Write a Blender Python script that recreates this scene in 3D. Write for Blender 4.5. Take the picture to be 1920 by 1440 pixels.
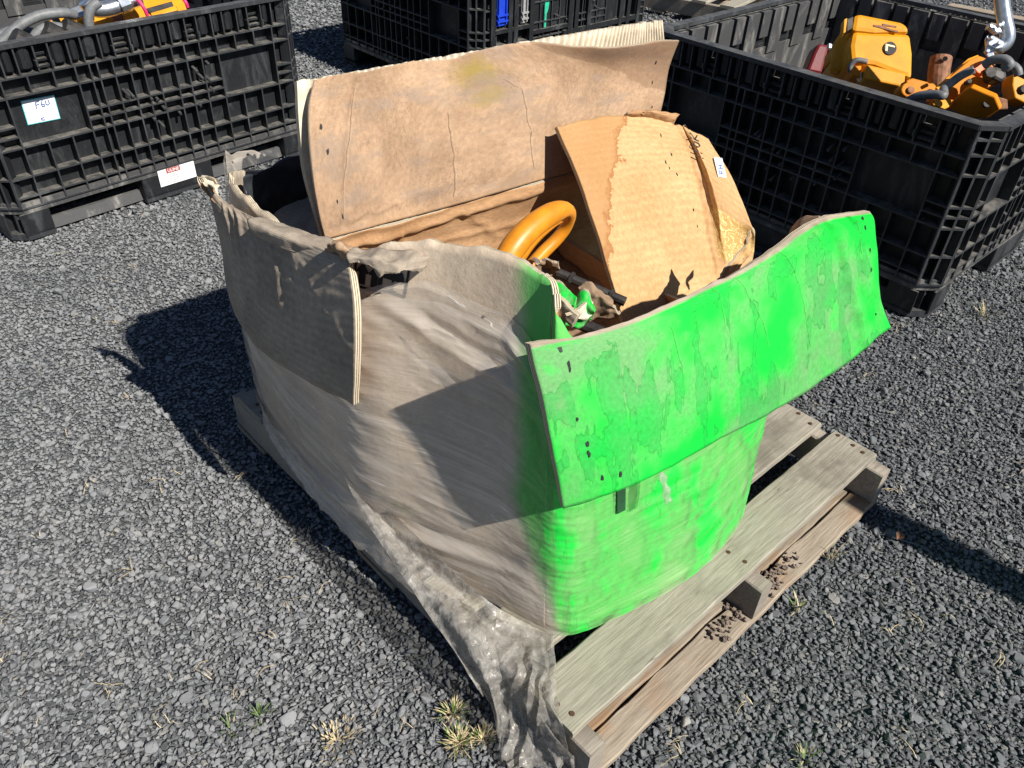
import bpy, bmesh, math, random
import numpy as np
from mathutils import Vector, Matrix, noise as mnoise

for o in list(bpy.data.objects): bpy.data.objects.remove(o)
S = bpy.context.scene
COL = S.collection
rng = random.Random(7)
npr = np.random.RandomState(11)
R = math.radians

# ------------------------------------------------------------------ camera
CAM = np.array((-0.557, -0.393, 1.370))
FPX = 1499.8
CR = np.array((0.7360, -0.6761, 0.0362)); CU = np.array((0.3990, 0.4773, 0.7831)); CF = np.array((0.5468, 0.5624, -0.6203))
CF = CF/np.linalg.norm(CF); CR = CR - CF*CR.dot(CF); CR = CR/np.linalg.norm(CR); CU = np.cross(CR, CF)
cd = bpy.data.cameras.new('camera'); co = bpy.data.objects.new('camera', cd); COL.objects.link(co)
cd.sensor_width = 36.0; cd.lens = FPX/1920*36.0; cd.clip_start = 0.05; cd.clip_end = 500
M = Matrix.Identity(4)
for i, ax in enumerate((CR, CU, -CF)):
    for k in range(3): M[k][i] = ax[k]
for k in range(3): M[k][3] = CAM[k]
co.matrix_world = M
S.camera = co

# ------------------------------------------------------------------ sky, sun, exposure
SUN = Vector((0.1070, -0.7050, 0.701)).normalized()        # towards the sun
W = bpy.data.worlds.new('World'); S.world = W; W.use_nodes = True
nt = W.node_tree; nt.nodes.clear()
sky = nt.nodes.new('ShaderNodeTexSky'); sky.sky_type = 'NISHITA'; sky.sun_disc = False
sky.sun_elevation = math.asin(SUN.z); sky.sun_rotation = math.atan2(SUN.x, SUN.y)
sky.altitude = 1200; sky.air_density = 0.85; sky.dust_density = 0.25; sky.ozone_density = 1.5
bg = nt.nodes.new('ShaderNodeBackground'); bg.inputs['Strength'].default_value = 0.05
wo = nt.nodes.new('ShaderNodeOutputWorld')
nt.links.new(sky.outputs[0], bg.inputs[0]); nt.links.new(bg.outputs[0], wo.inputs[0])
sl = bpy.data.lights.new('sun', 'SUN'); sl.energy = 5.0; sl.angle = R(0.53); sl.color = (1.0, 0.95, 0.87)
so = bpy.data.objects.new('sun', sl); COL.objects.link(so)
so.rotation_euler = (-SUN).to_track_quat('-Z', 'Y').to_euler(); so.location = (1, -6, 6)
S.view_settings.view_transform = 'Standard'; S.view_settings.look = 'None'
S.view_settings.exposure = 0.65; S.view_settings.gamma = 1.0
S.render.engine = 'CYCLES'
S.cycles.max_bounces = 5; S.cycles.transparent_max_bounces = 8
S.cycles.use_denoising = True

# ------------------------------------------------------------------ small helpers
def at(px, py, **k):
    """A point seen at (px, py) of the 1920 px photograph, on the plane x=, y= or z= given."""
    d = CF + CR*(px-960)/FPX - CU*(py-720)/FPX
    a, v = list(k.items())[0]; i = 'xyz'.index(a)
    return CAM + d*((v-CAM[i])/d[i])
def on(px, py, p0, n):
    d = CF + CR*(px-960)/FPX - CU*(py-720)/FPX
    n = np.asarray(n, float)
    return CAM + d*((np.asarray(p0)-CAM).dot(n)/d.dot(n))
def fbm(p, oct=3):
    return mnoise.fractal(Vector(p), 1.0, 2.0, oct)

LOCAL = set()      # empties whose parts are given in the empty's own coordinates
def adopt(o, parent):
    o.parent = parent
    if parent.type == 'EMPTY' and parent.name not in LOCAL:
        o.matrix_parent_inverse = (Matrix.Translation(parent.location) @ parent.rotation_euler.to_matrix().to_4x4()).inverted()

class MB:
    def __init__(s): s.v = []; s.f = []; s.m = []; s.uv = {}
    def face(s, idx, m=0, uv=None):
        if uv is not None: s.uv[len(s.f)] = uv
        s.f.append(tuple(idx)); s.m.append(m)
    def box(s, a, b, m=0, T=None):
        n = len(s.v)
        P = [(x, y, z) for z in (a[2], b[2]) for y in (a[1], b[1]) for x in (a[0], b[0])]
        if T is not None: P = [tuple(T @ Vector(p)) for p in P]
        s.v += P
        for q in ((0,2,3,1),(4,5,7,6),(0,1,5,4),(2,6,7,3),(0,4,6,2),(1,3,7,5)):
            s.face([n+i for i in q], m)
    def prism(s, poly, z0, z1, m=0, T=None):
        n = len(s.v); k = len(poly)
        P = [(x, y, z0) for x, y in poly] + [(x, y, z1) for x, y in poly]
        if T is not None: P = [tuple(T @ Vector(p)) for p in P]
        s.v += P
        s.face([n+i for i in range(k)][::-1], m); s.face([n+k+i for i in range(k)], m)
        for i in range(k):
            j = (i+1) % k; s.face((n+i, n+j, n+k+j, n+k+i), m)
    def tube(s, pts, rad, seg=8, m=0, cap=True, closed=False, flat=1.0):
        pts = [Vector(p) for p in pts]; k = len(pts)
        if not hasattr(rad, '__len__'): rad = [rad]*k
        n0 = len(s.v); up = None
        for i, p in enumerate(pts):
            if closed: t = pts[(i+1) % k]-pts[i-1]
            else: t = pts[min(i+1, k-1)]-pts[max(i-1, 0)]
            t.normalize()
            if up is None:
                up = Vector((0,0,1)) if abs(t.z) < .9 else Vector((1,0,0))
            a = t.cross(up).normalized(); b = a.cross(t).normalized(); up = b
            for j in range(seg):
                q = 2*math.pi*j/seg
                s.v.append(tuple(p + a*math.cos(q)*rad[i] + b*math.sin(q)*rad[i]*flat))
        for i in range(k if closed else k-1):
            for j in range(seg):
                i2 = (i+1) % k; j2 = (j+1) % seg
                s.face((n0+i*seg+j, n0+i*seg+j2, n0+i2*seg+j2, n0+i2*seg+j), m)
        if cap and not closed:
            s.face([n0+j for j in range(seg)][::-1], m); s.face([n0+(k-1)*seg+j for j in range(seg)], m)
    def build(s, name, mats, parent=None, smooth=False, bevel=0, loc=None):
        me = bpy.data.meshes.new(name); me.from_pydata([tuple(map(float, v)) for v in s.v], [], s.f); me.update()
        if not isinstance(mats, (list, tuple)): mats = [mats]
        for m in mats: me.materials.append(m)
        if len(mats) > 1: me.polygons.foreach_set('material_index', s.m)
        if s.uv:
            L = me.uv_layers.new(name='UVMap')
            for fi, uv in s.uv.items():
                for li, c in zip(me.polygons[fi].loop_indices, uv): L.data[li].uv = c
        if smooth: me.polygons.foreach_set('use_smooth', [True]*len(me.polygons))
        o = bpy.data.objects.new(name, me); COL.objects.link(o)
        if parent: adopt(o, parent)
        if loc is not None: o.location = loc
        if bevel:
            b = o.modifiers.new('bevel', 'BEVEL'); b.width = bevel; b.segments = 2; b.limit_method = 'ANGLE'
        return o
def thing(name, label, cat, loc=(0,0,0), rz=0, group=None, kind=None):
    o = bpy.data.objects.new(name, None); COL.objects.link(o); o.empty_display_size = .1
    o.location = loc; o.rotation_euler = (0, 0, rz)
    return tag(o, label, cat, group, kind)
def tag(o, label, cat, group=None, kind=None):
    o['label'] = label; o['category'] = cat
    if group: o['group'] = group
    if kind: o['kind'] = kind
    return o

# ------------------------------------------------------------------ node DSL
class Mat:
    def __init__(s, name):
        s.mat = bpy.data.materials.new(name); s.mat.use_nodes = True
        s.t = s.mat.node_tree; s.t.nodes.clear()
        s.out = s.t.nodes.new('ShaderNodeOutputMaterial')
    def n(s, typ, props=None, **inp):
        nd = s.t.nodes.new('ShaderNode'+typ)
        for k, v in (props or {}).items(): setattr(nd, k, v)
        for k, v in inp.items():
            k = int(k[1:]) if k[0] == '_' else k.replace('_', ' ')
            s.set(nd.inputs[k], v)
        return nd
    def set(s, sock, v):
        if isinstance(v, bpy.types.Node): v = v.outputs[0]
        if isinstance(v, bpy.types.NodeSocket): s.t.links.new(v, sock)
        else:
            if isinstance(v, tuple) and len(v) == 3 and sock.type == 'RGBA': v = v+(1,)
            sock.default_value = v
    def coord(s, which='Object'): return s.n('TexCoord').outputs[which]
    def map(s, vec, scale=(1,1,1), loc=(0,0,0), rot=(0,0,0)):
        return s.n('Mapping', Vector=vec, Scale=scale, Location=loc, Rotation=rot).outputs[0]
    def noise(s, vec, scale=5., detail=4., rough=.55, dist=0.):
        return s.n('TexNoise', Vector=vec, Scale=scale, Detail=detail, Roughness=rough, Distortion=dist).outputs['Fac']
    def ramp(s, fac, stops):
        nd = s.n('ValToRGB', _0=fac); cr = nd.color_ramp
        while len(cr.elements) < len(stops): cr.elements.new(.5)
        for e, (p, c) in zip(cr.elements, stops):
            e.position = p; e.color = (c, c, c, 1) if not isinstance(c, tuple) else c+(1,)
        return nd.outputs[0]
    def mix(s, f, a, b, mode='MIX'):
        nd = s.t.nodes.new('ShaderNodeMix'); nd.data_type = 'RGBA'; nd.blend_type = mode
        s.set(nd.inputs[0], f); s.set(nd.inputs[6], a); s.set(nd.inputs[7], b)
        return nd.outputs[2]
    def math(s, op, a, b=0., clamp=False):
        nd = s.t.nodes.new('ShaderNodeMath'); nd.operation = op; nd.use_clamp = clamp
        s.set(nd.inputs[0], a); s.set(nd.inputs[1], b); return nd.outputs[0]
    def sep(s, vec): return s.n('SeparateXYZ', _0=vec).outputs
    def smooth(s, v, a, b):
        nd = s.n('MapRange', Value=v, From_Min=a, From_Max=b); nd.interpolation_type = 'SMOOTHSTEP'; return nd.outputs[0]
    def bump(s, h, strength=.3, dist=.005, normal=None):
        nd = s.n('Bump', Strength=strength, Distance=dist, Height=h)
        if normal is not None: s.set(nd.inputs['Normal'], normal)
        return nd.outputs[0]
    def bsdf(s, col, rough=.6, metal=0., normal=None, spec=.5, **k):
        nd = s.n('BsdfPrincipled', Base_Color=col, Roughness=rough, Metallic=metal)
        nd.inputs['Specular IOR Level'].default_value = spec
        if normal is not None: s.set(nd.inputs['Normal'], normal)
        for kk, v in k.items(): s.set(nd.inputs[kk.replace('_', ' ')], v)
        return nd.outputs[0]
    def done(s, sh): s.t.links.new(sh, s.out.inputs[0]); return s.mat

def iso(m, f, lvl, w):      # thin line along a noise contour
    return m.math('SUBTRACT', 1., m.smooth(m.math('ABSOLUTE', m.math('SUBTRACT', f, lvl)), 0., w), clamp=True)
def m_simple(name, col, rough=.6, metal=0., var=.25, scale=30., bump=.15, spec=.5, dist=.002):
    m = Mat(name); c = m.coord('Object')
    f = m.noise(c, scale, 5, .6)
    a = tuple(x*(1-var) for x in col); b = tuple(min(1, x*(1+var)) for x in col)
    return m.done(m.bsdf(m.mix(m.smooth(f, .3, .7), a, b), rough, metal, m.bump(f, bump, dist), spec))

# gravel stones: colour varies stone by stone
def m_stone():
    m = Mat('crushed_stone'); c = m.coord('Object'); oi = m.n('ObjectInfo')
    r = oi.outputs['Random']
    base = m.ramp(r, [(0, (.076,.081,.088)), (.35, (.094,.100,.108)), (.70, (.115,.122,.131)), (.90, (.140,.147,.155)), (.965, (.165,.160,.148)), (.992, (.19,.185,.17)), (1, (.25,.24,.22))])
    pos = m.n('NewGeometry').outputs['Position']
    f = m.noise(pos, 160, 4, .65); base = m.mix(1., base, m.ramp(f, [(.3, .74), (.7, 1.24)]), 'MULTIPLY')
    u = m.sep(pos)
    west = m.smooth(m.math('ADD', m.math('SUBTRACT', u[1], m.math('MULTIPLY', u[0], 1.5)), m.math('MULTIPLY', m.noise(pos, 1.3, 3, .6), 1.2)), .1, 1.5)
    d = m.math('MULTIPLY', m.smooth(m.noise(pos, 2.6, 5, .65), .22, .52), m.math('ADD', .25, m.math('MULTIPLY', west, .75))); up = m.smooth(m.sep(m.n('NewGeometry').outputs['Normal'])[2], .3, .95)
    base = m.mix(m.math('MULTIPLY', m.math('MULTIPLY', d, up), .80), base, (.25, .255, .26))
    return m.done(m.bsdf(base, .78, 0, m.bump(f, .35, .002), .35))
def m_ground():
    m = Mat('gravel_fines'); pos = m.n('NewGeometry').outputs['Position']
    v = m.n('TexVoronoi', {'feature': 'F1'}, Vector=pos, Scale=75.)
    d = m.n('TexVoronoi', {'feature': 'DISTANCE_TO_EDGE'}, Vector=pos, Scale=75.)
    col = m.ramp(m.sep(v.outputs['Color'])[0], [(0, (.07,.074,.08)), (.6, (.11,.116,.124)), (.93, (.165,.17,.176)), (1, (.25,.24,.22))])
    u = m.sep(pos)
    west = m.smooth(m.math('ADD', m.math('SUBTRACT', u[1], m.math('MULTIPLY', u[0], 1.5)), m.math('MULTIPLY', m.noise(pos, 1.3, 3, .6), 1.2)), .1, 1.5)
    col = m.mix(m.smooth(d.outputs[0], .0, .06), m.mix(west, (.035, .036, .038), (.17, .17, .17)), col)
    fine = m.noise(pos, 300, 5, .7); col = m.mix(1., col, m.ramp(fine, [(.25, .6), (.75, 1.35)]), 'MULTIPLY')
    h = m.math('ADD', m.smooth(d.outputs[0], 0, .2), m.math('MULTIPLY', fine, .4))
    return m.done(m.bsdf(col, .85, 0, m.bump(h, .9, .006), .25))
STONE = m_stone(); GROUND = m_ground()

def m_wood(name, c1, c2, stain=(.10,.085,.07), greenish=0.):
    m = Mat(name); c = m.coord('Object'); oi = m.n('ObjectInfo').outputs['Random']
    off = m.n('CombineXYZ', X=m.math('MULTIPLY', oi, 37.), Y=m.math('MULTIPLY', oi, 11.), Z=0.).outputs[0]
    p = m.n('VectorMath', {'operation': 'ADD'}, _0=c, _1=off).outputs[0]
    g = m.noise(m.map(p, (3., 60., 60.)), 3., 7, .65, .6)
    f = m.noise(m.map(p, (9., 260., 200.)), 2., 4, .7)
    b = m.noise(p, 5., 5, .6)
    col = m.mix(m.smooth(g, .3, .7), c1, c2)
    col = m.mix(1., col, m.ramp(f, [(.3, .72), (.65, 1.15)]), 'MULTIPLY')
    col = m.mix(m.math('MULTIPLY', m.smooth(b, .48, .68), .62), col, stain)
    ck = iso(m, m.noise(m.map(p, (1.2, 26., 26.), (5, 3, 0)), 1., 3, .5), .5, .006)
    col = m.mix(m.math('MULTIPLY', m.math('MULTIPLY', ck, m.smooth(m.noise(p, 3.5, 2), .5, .62)), .7), col, (.06, .05, .04))
    col = m.mix(1., col, m.ramp(oi, [(0, .82), (1, 1.12)]), 'MULTIPLY')
    if greenish: col = m.mix(m.math('MULTIPLY', m.smooth(m.noise(p, 3., 3), .4, .65), greenish), col, (.30, .36, .22))
    h = m.math('ADD', m.math('MULTIPLY', g, .6), f)
    return m.done(m.bsdf(col, .8, 0, m.bump(h, .45, .002), .25))
WOOD = m_wood('weathered_board', (.23,.205,.165), (.35,.32,.262), greenish=.12)
WOOD_B = m_wood('raw_board', (.215,.175,.13), (.335,.285,.222), stain=(.28,.15,.07))
WOOD_D = m_wood('stringer_wood', (.23,.20,.165), (.34,.30,.25))
NAIL = m_simple('rusty_nail', (.10,.05,.03), .6, .4)

def cardnodes(m, uv, c1, c2, stain=None, fluting=0., size=(.9,.3), seed=0.):
    """mottled kraft paper; uv in 0..1 is scaled to metres by size"""
    p = m.map(uv, (size[0], size[1], 1), (seed, seed*.7, 0))
    big = m.noise(p, 6., 6, .62); fin = m.noise(p, 90., 5, .7); spk = m.noise(p, 340., 2, .5)
    col = m.mix(m.smooth(big, .32, .68), c1, c2)
    col = m.mix(1., col, m.ramp(fin, [(.3, .76), (.7, 1.16)]), 'MULTIPLY')
    col = m.mix(m.math('MULTIPLY', m.smooth(spk, .66, .74), .35), col, tuple(x*.45 for x in c1))
    h = m.math('ADD', m.math('MULTIPLY', fin, .5), m.math('MULTIPLY', big, 1.2))
    if fluting:
        w = m.n('TexWave', {'bands_direction': 'Y'}, Vector=p, Scale=fluting, Distortion=.6, Detail=1.).outputs['Fac']
        h = m.math('ADD', h, m.math('MULTIPLY', w, .35))
        col = m.mix(m.math('MULTIPLY', w, .20), col, tuple(x*.6 for x in c1))
    return col, h, p, big
def m_card(name, c1, c2, fluting=0., size=(.9,.3), seed=0., extra=None, rough=.85, spec=.2):
    m = Mat(name); uv = m.coord('UV')
    col, h, p, big = cardnodes(m, uv, c1, c2, None, fluting, size, seed)
    if extra: col = extra(m, uv, p, col)
    return m.done(m.bsdf(col, rough, 0, m.bump(h, .35, .003), spec))

def crack(m, uv, p, col, segs, w=.0022, dark=.45, dcol=(.10,.06,.04), lite=(.72,.58,.42), amp=.02, size=(1., .3)):
    """torn crease lines: a thin dark split with a pale lip, along straight runs given in uv"""
    u = m.sep(uv); n = m.math('SUBTRACT', m.noise(p, 38., 4, .6), .5)
    n2 = m.math('SUBTRACT', m.noise(p, 9., 2, .5), .5)
    for (u0, v0, u1, v1) in segs:
        sl = (u1-u0)/(v1-v0)
        e = m.math('SUBTRACT', m.math('SUBTRACT', u[0], m.math('MULTIPLY', u[1], sl)), u0-v0*sl)
        e = m.math('ADD', e, m.math('ADD', m.math('MULTIPLY', n, amp*.6), m.math('MULTIPLY', n2, amp)))
        ins = m.math('MULTIPLY', m.smooth(u[1], min(v0, v1)-.01, min(v0, v1)+.03), m.smooth(u[1], max(v0, v1)+.01, max(v0, v1)-.03))
        ln = m.math('SUBTRACT', 1., m.smooth(m.math('ABSOLUTE', e), 0., w), clamp=True)
        l2 = m.math('SUBTRACT', 1., m.smooth(m.math('ABSOLUTE', m.math('SUBTRACT', e, w*1.6)), 0., w*2.2), clamp=True)
        col = m.mix(m.math('MULTIPLY', m.math('MULTIPLY', l2, ins), .06), col, lite)
        col = m.mix(m.math('MULTIPLY', m.math('MULTIPLY', ln, ins), dark), col, dcol)
    return col
def ex_back(m, uv, p, col):     # upright flap: oil stain, grey scuffs, brownish foot
    u = m.sep(uv)
    n = m.noise(m.map(p, (26, 14, 1)), 1., 6, .68)
    d = m.n('VectorMath', {'operation': 'DISTANCE'}, _0=m.map(uv, (7., 3.2, 1)), _1=(7.*.455, 3.2*.86, 0)).outputs['Value']
    d2 = m.n('VectorMath', {'operation': 'DISTANCE'}, _0=m.map(uv, (9., 5., 1)), _1=(9.*.485, 5.*.68, 0)).outputs['Value']
    st = m.math('MAXIMUM', m.smooth(m.math('ADD', d, m.math('MULTIPLY', n, .9)), .95, .5), m.smooth(m.math('ADD', d2, m.math('MULTIPLY', n, .9)), .9, .5))
    col = m.mix(m.math('MULTIPLY', st, .75), col, (.27, .20, .045))
    g = m.noise(m.map(p, (5, 16, 1), (3, 2, 0)), 1., 5, .65)
    col = m.mix(m.math('MULTIPLY', m.smooth(g, .48, .66), .5), col, (.24, .19, .155))
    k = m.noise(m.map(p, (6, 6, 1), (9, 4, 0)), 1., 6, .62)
    wet_shade = m.smooth(m.math('ADD', m.math('ADD', u[1], m.math('MULTIPLY', u[0], 1.15)), m.math('MULTIPLY', m.math('SUBTRACT', k, .5), .22)), 1.665, 1.69)
    col = m.mix(m.math('MULTIPLY', wet_shade, .48), col, (.15, .085, .05))  # wet stain at the top right, with the fold's shade painted in
    sp = m.math('MULTIPLY', m.smooth(m.noise(p, 190., 3, .6), .56, .66), m.smooth(m.noise(p, 4., 3, .6), .42, .6))
    col = m.mix(m.math('MULTIPLY', sp, .45), col, (.13, .085, .06))
    sc = iso(m, m.noise(m.map(p, (7, 26, 1), (6, 1, 0), (0, 0, .18)), 1., 3, .5), .5, .007)
    col = m.mix(m.math('MULTIPLY', m.math('MULTIPLY', sc, m.smooth(m.noise(p, 5., 2), .45, .6)), .35), col, (.15, .11, .085))
    col = crack(m, uv, p, col, [(.40,.62,.42,.35), (.42,.37,.425,.06), (.535,.70,.565,.40), (.565,.42,.59,.10), (.50,.78,.535,.69), (.15,.90,.07,.10)], .0020, .7)
    r_ = m.smooth(m.math('ADD', u[1], m.math('MULTIPLY', k, .2)), .20, .02)
    return m.mix(m.math('MULTIPLY', r_, .5), col, (.36, .20, .09))
def ex_tan(m, uv, p, col):      # bright carton: water stain with a dark rim at the left
    u = m.sep(uv)
    n = m.noise(m.map(p, (1, 1, 1)), 24., 6, .62)
    n2 = m.noise(p, 5., 3, .5)
    e = m.math('ADD', m.math('SUBTRACT', u[0], m.math('MULTIPLY', m.math('SUBTRACT', u[1], .42), .50)), m.math('ADD', m.math('MULTIPLY', n, .22), m.math('MULTIPLY', n2, .16)))
    ins = m.smooth(e, .290, .282); rim = m.math('MULTIPLY', ins, m.smooth(e, .24, .29))
    col = m.mix(m.math('MULTIPLY', ins, .60), col, (.33, .17, .065))
    col = m.mix(m.math('MULTIPLY', rim, .75), col, (.26, .10, .03))
    tape = m.math('MULTIPLY', m.smooth(u[0], .67, .675), m.math('MULTIPLY', m.smooth(u[1], .22, .225), m.smooth(u[1], .475, .47)))
    wr = iso(m, m.noise(m.map(p, (26, 40, 1)), 1., 4, .6, 1.2), .5, .035)
    tc = m.mix(wr, (.42, .25, .075), (.82, .66, .33))
    return m.mix(m.math('MULTIPLY', tape, .8), col, tc)
GREEN = (.004, .78, .055)
def ex_green(m, uv, p, col):    # sprayed flap: full green, thin patches, runs with dark rims, bare edge along the crease
    u = m.sep(uv)
    n = m.noise(p, 7., 5, .6); n2 = m.noise(m.map(p, (1, 1, 1), (5, 3, 0)), 3.6, 4, .55)
    thin = m.smooth(n2, .42, .62)
    g = m.mix(thin, (.004, .50, .04), (.13, .34, .12))
    g = m.mix(m.math('MULTIPLY', m.smooth(n, .54, .68), .6), g, (.002, .62, .045))
    drip = m.math('ADD', m.math('MULTIPLY', m.noise(m.map(p, (24, 5, 1)), 1., 3, .5), .42), m.math('MULTIPLY', m.noise(m.map(p, (5, 6, 1), (3, 7, 0)), 1., 4, .55), .58))
    ln = iso(m, drip, .53, .007); inn = m.smooth(drip, .53, .532)
    g = m.mix(m.math('MULTIPLY', inn, .45), g, (.01, .33, .05))
    g = m.mix(m.math('MULTIPLY', ln, .55), g, (.008, .20, .02))
    g = m.mix(1., g, m.ramp(m.noise(p, 120., 4, .7), [(.3, .80), (.7, 1.12)]), 'MULTIPLY')
    bare = m.math('MULTIPLY', m.smooth(m.noise(m.map(p, (1,1,1), (2, 8, 0)), 9., 5, .65), .60, .72), .22)
    edge = m.smooth(m.math('ADD', u[1], m.math('MULTIPLY', m.math('SUBTRACT', n, .5), .10)), .90, .965)
    kraft = m.mix(m.smooth(n, .4, .6), (.26, .21, .16), (.36, .30, .23))
    g = crack(m, uv, p, g, [(.505,.97,.555,.62), (.555,.64,.60,.35), (.655,.99,.70,.55), (.70,.57,.725,.2), (.44,.98,.465,.55), (.03,.93,.06,.80), (.845,.86,.875,.55), (.925,.8,.93,.5), (.30,.75,.33,.45)], .0018, .6, (.02,.10,.02), (.30,.55,.22), size=(.92,.3))
    return m.mix(m.math('MAXIMUM', edge, bare), g, kraft)
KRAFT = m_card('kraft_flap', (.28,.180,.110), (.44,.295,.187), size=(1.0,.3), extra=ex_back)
KRAFT_IN = m_card('kraft_inside', (.33,.18,.085), (.46,.28,.15), size=(.8,.5), seed=3.)
TAN = m_card('bright_carton', (.46,.275,.125), (.56,.35,.175), fluting=16., size=(.6,.5), extra=ex_tan)
GREY_CARD = m_card('weathered_card', (.26,.215,.17), (.40,.335,.265), fluting=20., size=(.5,.3), seed=5.)
SCRAP = m_card('scrap_card', (.20,.135,.085), (.36,.25,.16), size=(.4,.4), seed=8.)
GREEN_CARD = m_card('green_sprayed_card', (.3,.22,.15), (.4,.3,.2), size=(.92,.30), extra=ex_green, rough=.7)
def m_edge():
    m = Mat('corrugated_edge'); uv = m.coord('UV')
    w = m.n('TexWave', {'bands_direction': 'Y'}, Vector=m.map(uv, (0, 1, 1)), Scale=.95, Distortion=0.).outputs['Fac']
    f = m.noise(m.map(uv, (160, 2.2, 1)), 1., 4, .6)
    col = m.mix(m.smooth(m.math('ADD', w, m.math('MULTIPLY', f, .7)), .45, .75), (.15, .11, .075), (.66, .57, .42))
    return m.done(m.bsdf(col, .9, 0, m.bump(w, .6, .004), .2))
EDGE = m_edge()
FLUTE = m_simple('bare_fluting', (.58,.50,.38), .9, var=.18, scale=40)

def spraymask(m, pos):
    """spray that hit the side facing the road, fading round the corner"""
    u = m.sep(pos)
    n = m.noise(pos, 5., 4, .55)
    # position along the corner: facing front when y is small relative to the left wall
    e = m.math('ADD', m.math('SUBTRACT', u[0], m.math('MULTIPLY', u[1], .80)), m.math('MULTIPLY', m.math('SUBTRACT', n, .5), .07))
    e = m.math('ADD', e, m.ramp(u[2], [(.13, .006), (.42, .125), (.66, .120), (.80, .112)]))
    return m.smooth(e, -.012, .034), n
def m_wallcard():
    m = Mat('wall_card'); pos = m.n('NewGeometry').outputs['Position']
    big = m.noise(pos, 7., 5, .6); fin = m.noise(pos, 90., 4, .7)
    col = m.mix(m.smooth(big, .35, .65), (.53, .42, .31), (.67, .55, .42))
    col = m.mix(1., col, m.ramp(fin, [(.3, .85), (.7, 1.1)]), 'MULTIPLY')
    ol = m.noise(m.map(pos, (1, 1.3, 3), (.35, 0, .1)), 5.2, 4, .6)
    col = m.mix(m.math('MULTIPLY', m.smooth(ol, .66, .72), .7), col, (.20, .16, .03))
    ps = at(762, 938, x=.022); dv = m.n('VectorMath', {'operation': 'DISTANCE'}, _0=m.map(pos, (1, 1, 2.4)), _1=(ps[0], ps[1], ps[2]*2.4)).outputs['Value']
    col = m.mix(m.math('MULTIPLY', m.smooth(m.math('ADD', dv, m.math('MULTIPLY', m.noise(pos, 40., 4, .65), .09)), .10, .06), .85), col, (.16, .14, .02))
    g, n = spraymask(m, pos)
    col = m.mix(m.math('MULTIPLY', g, .92), col, m.mix(m.smooth(n, .45, .6), (.004, .52, .04), (.10, .46, .10)))
    return m.done(m.bsdf(col, .85, 0, m.bump(m.math('ADD', fin, big), .3, .003), .2))
WALLCARD = m_wallcard()
def m_film(name='stretch_film', dens=.20, spray=True, tint=(.72,.655,.58)):
    m = Mat(name); pos = m.n('NewGeometry').outputs['Position']; uv = m.coord('UV')
    st = m.noise(m.map(uv, (1.1, 34, 1)), 1., 4, .55, .25)
    st2 = m.noise(m.map(uv, (2.4, 190, 1), (4, 1, 0)), 1., 2, .5, .1)
    fz = m.noise(m.map(uv, (.7, 24, 1), (2, 5, 0), (0, 0, .05)), 1., 3, .5, .3); gz = m.noise(m.map(uv, (.5, 40, 1), (7, 1, 0), (0, 0, -.04)), 1., 2, .5, .2)
    lnz = m.math('MAXIMUM', m.math('MAXIMUM', iso(m, fz, .52, .006), iso(m, fz, .43, .005)), m.math('MAXIMUM', iso(m, gz, .47, .006), iso(m, gz, .56, .005)))
    lnz = m.math('MULTIPLY', lnz, m.smooth(m.noise(m.map(uv, (4, 9, 1)), 1., 3, .6), .40, .62))
    bl = m.noise(pos, 6., 4, .6)
    op = m.math('ADD', dens-.32, m.math('MULTIPLY', m.math('ADD', st, m.math('MULTIPLY', st2, .55)), .62))
    op = m.math('ADD', op, m.math('MULTIPLY', m.math('SUBTRACT', bl, .5), .5), clamp=True)
    col = m.mix(m.smooth(st, .3, .7), tint, tuple(min(1, t*1.12) for t in tint))
    col = m.mix(m.math('MULTIPLY', lnz, .6), col, (.88, .86, .83))
    rough = .22
    if spray:
        g, n = spraymask(m, pos)
        thin = m.noise(m.map(uv, (7, 5, 1), (3, 0, 0)), 1., 4, .55)
        dr = m.noise(m.map(uv, (26, 8, 1), (1, 2, 0)), 1., 4, .5)
        cover = m.math('MULTIPLY', g, m.smooth(m.math('ADD', thin, m.math('MULTIPLY', st, .25)), .78, .48))
        gc = m.mix(m.smooth(st, .3, .7), (.003, .52, .04), (.04, .62, .08))
        gc = m.mix(m.math('MULTIPLY', iso(m, dr, .6, .014), .6), gc, (.004, .20, .02))
        ghost = m.mix(g, col, (.34, .62, .26))
        col = m.mix(cover, ghost, gc)
        op = m.math('MAXIMUM', op, m.math('MULTIPLY', cover, .96))
    h = m.math('ADD', m.math('ADD', m.math('MULTIPLY', st, .8), m.math('MULTIPLY', st2, .2)), m.math('MULTIPLY', lnz, .7))
    op = m.math('MAXIMUM', op, m.math('MULTIPLY', lnz, .75))
    sh = m.bsdf(col, rough, 0, m.bump(h, .30, .003), .7)
    tr = m.n('BsdfTransparent', Color=(.93, .92, .90)).outputs[0]
    mx = m.n('MixShader', _0=op, _1=tr, _2=sh).outputs[0]
    return m.done(mx)
FILM = m_film()
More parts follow.
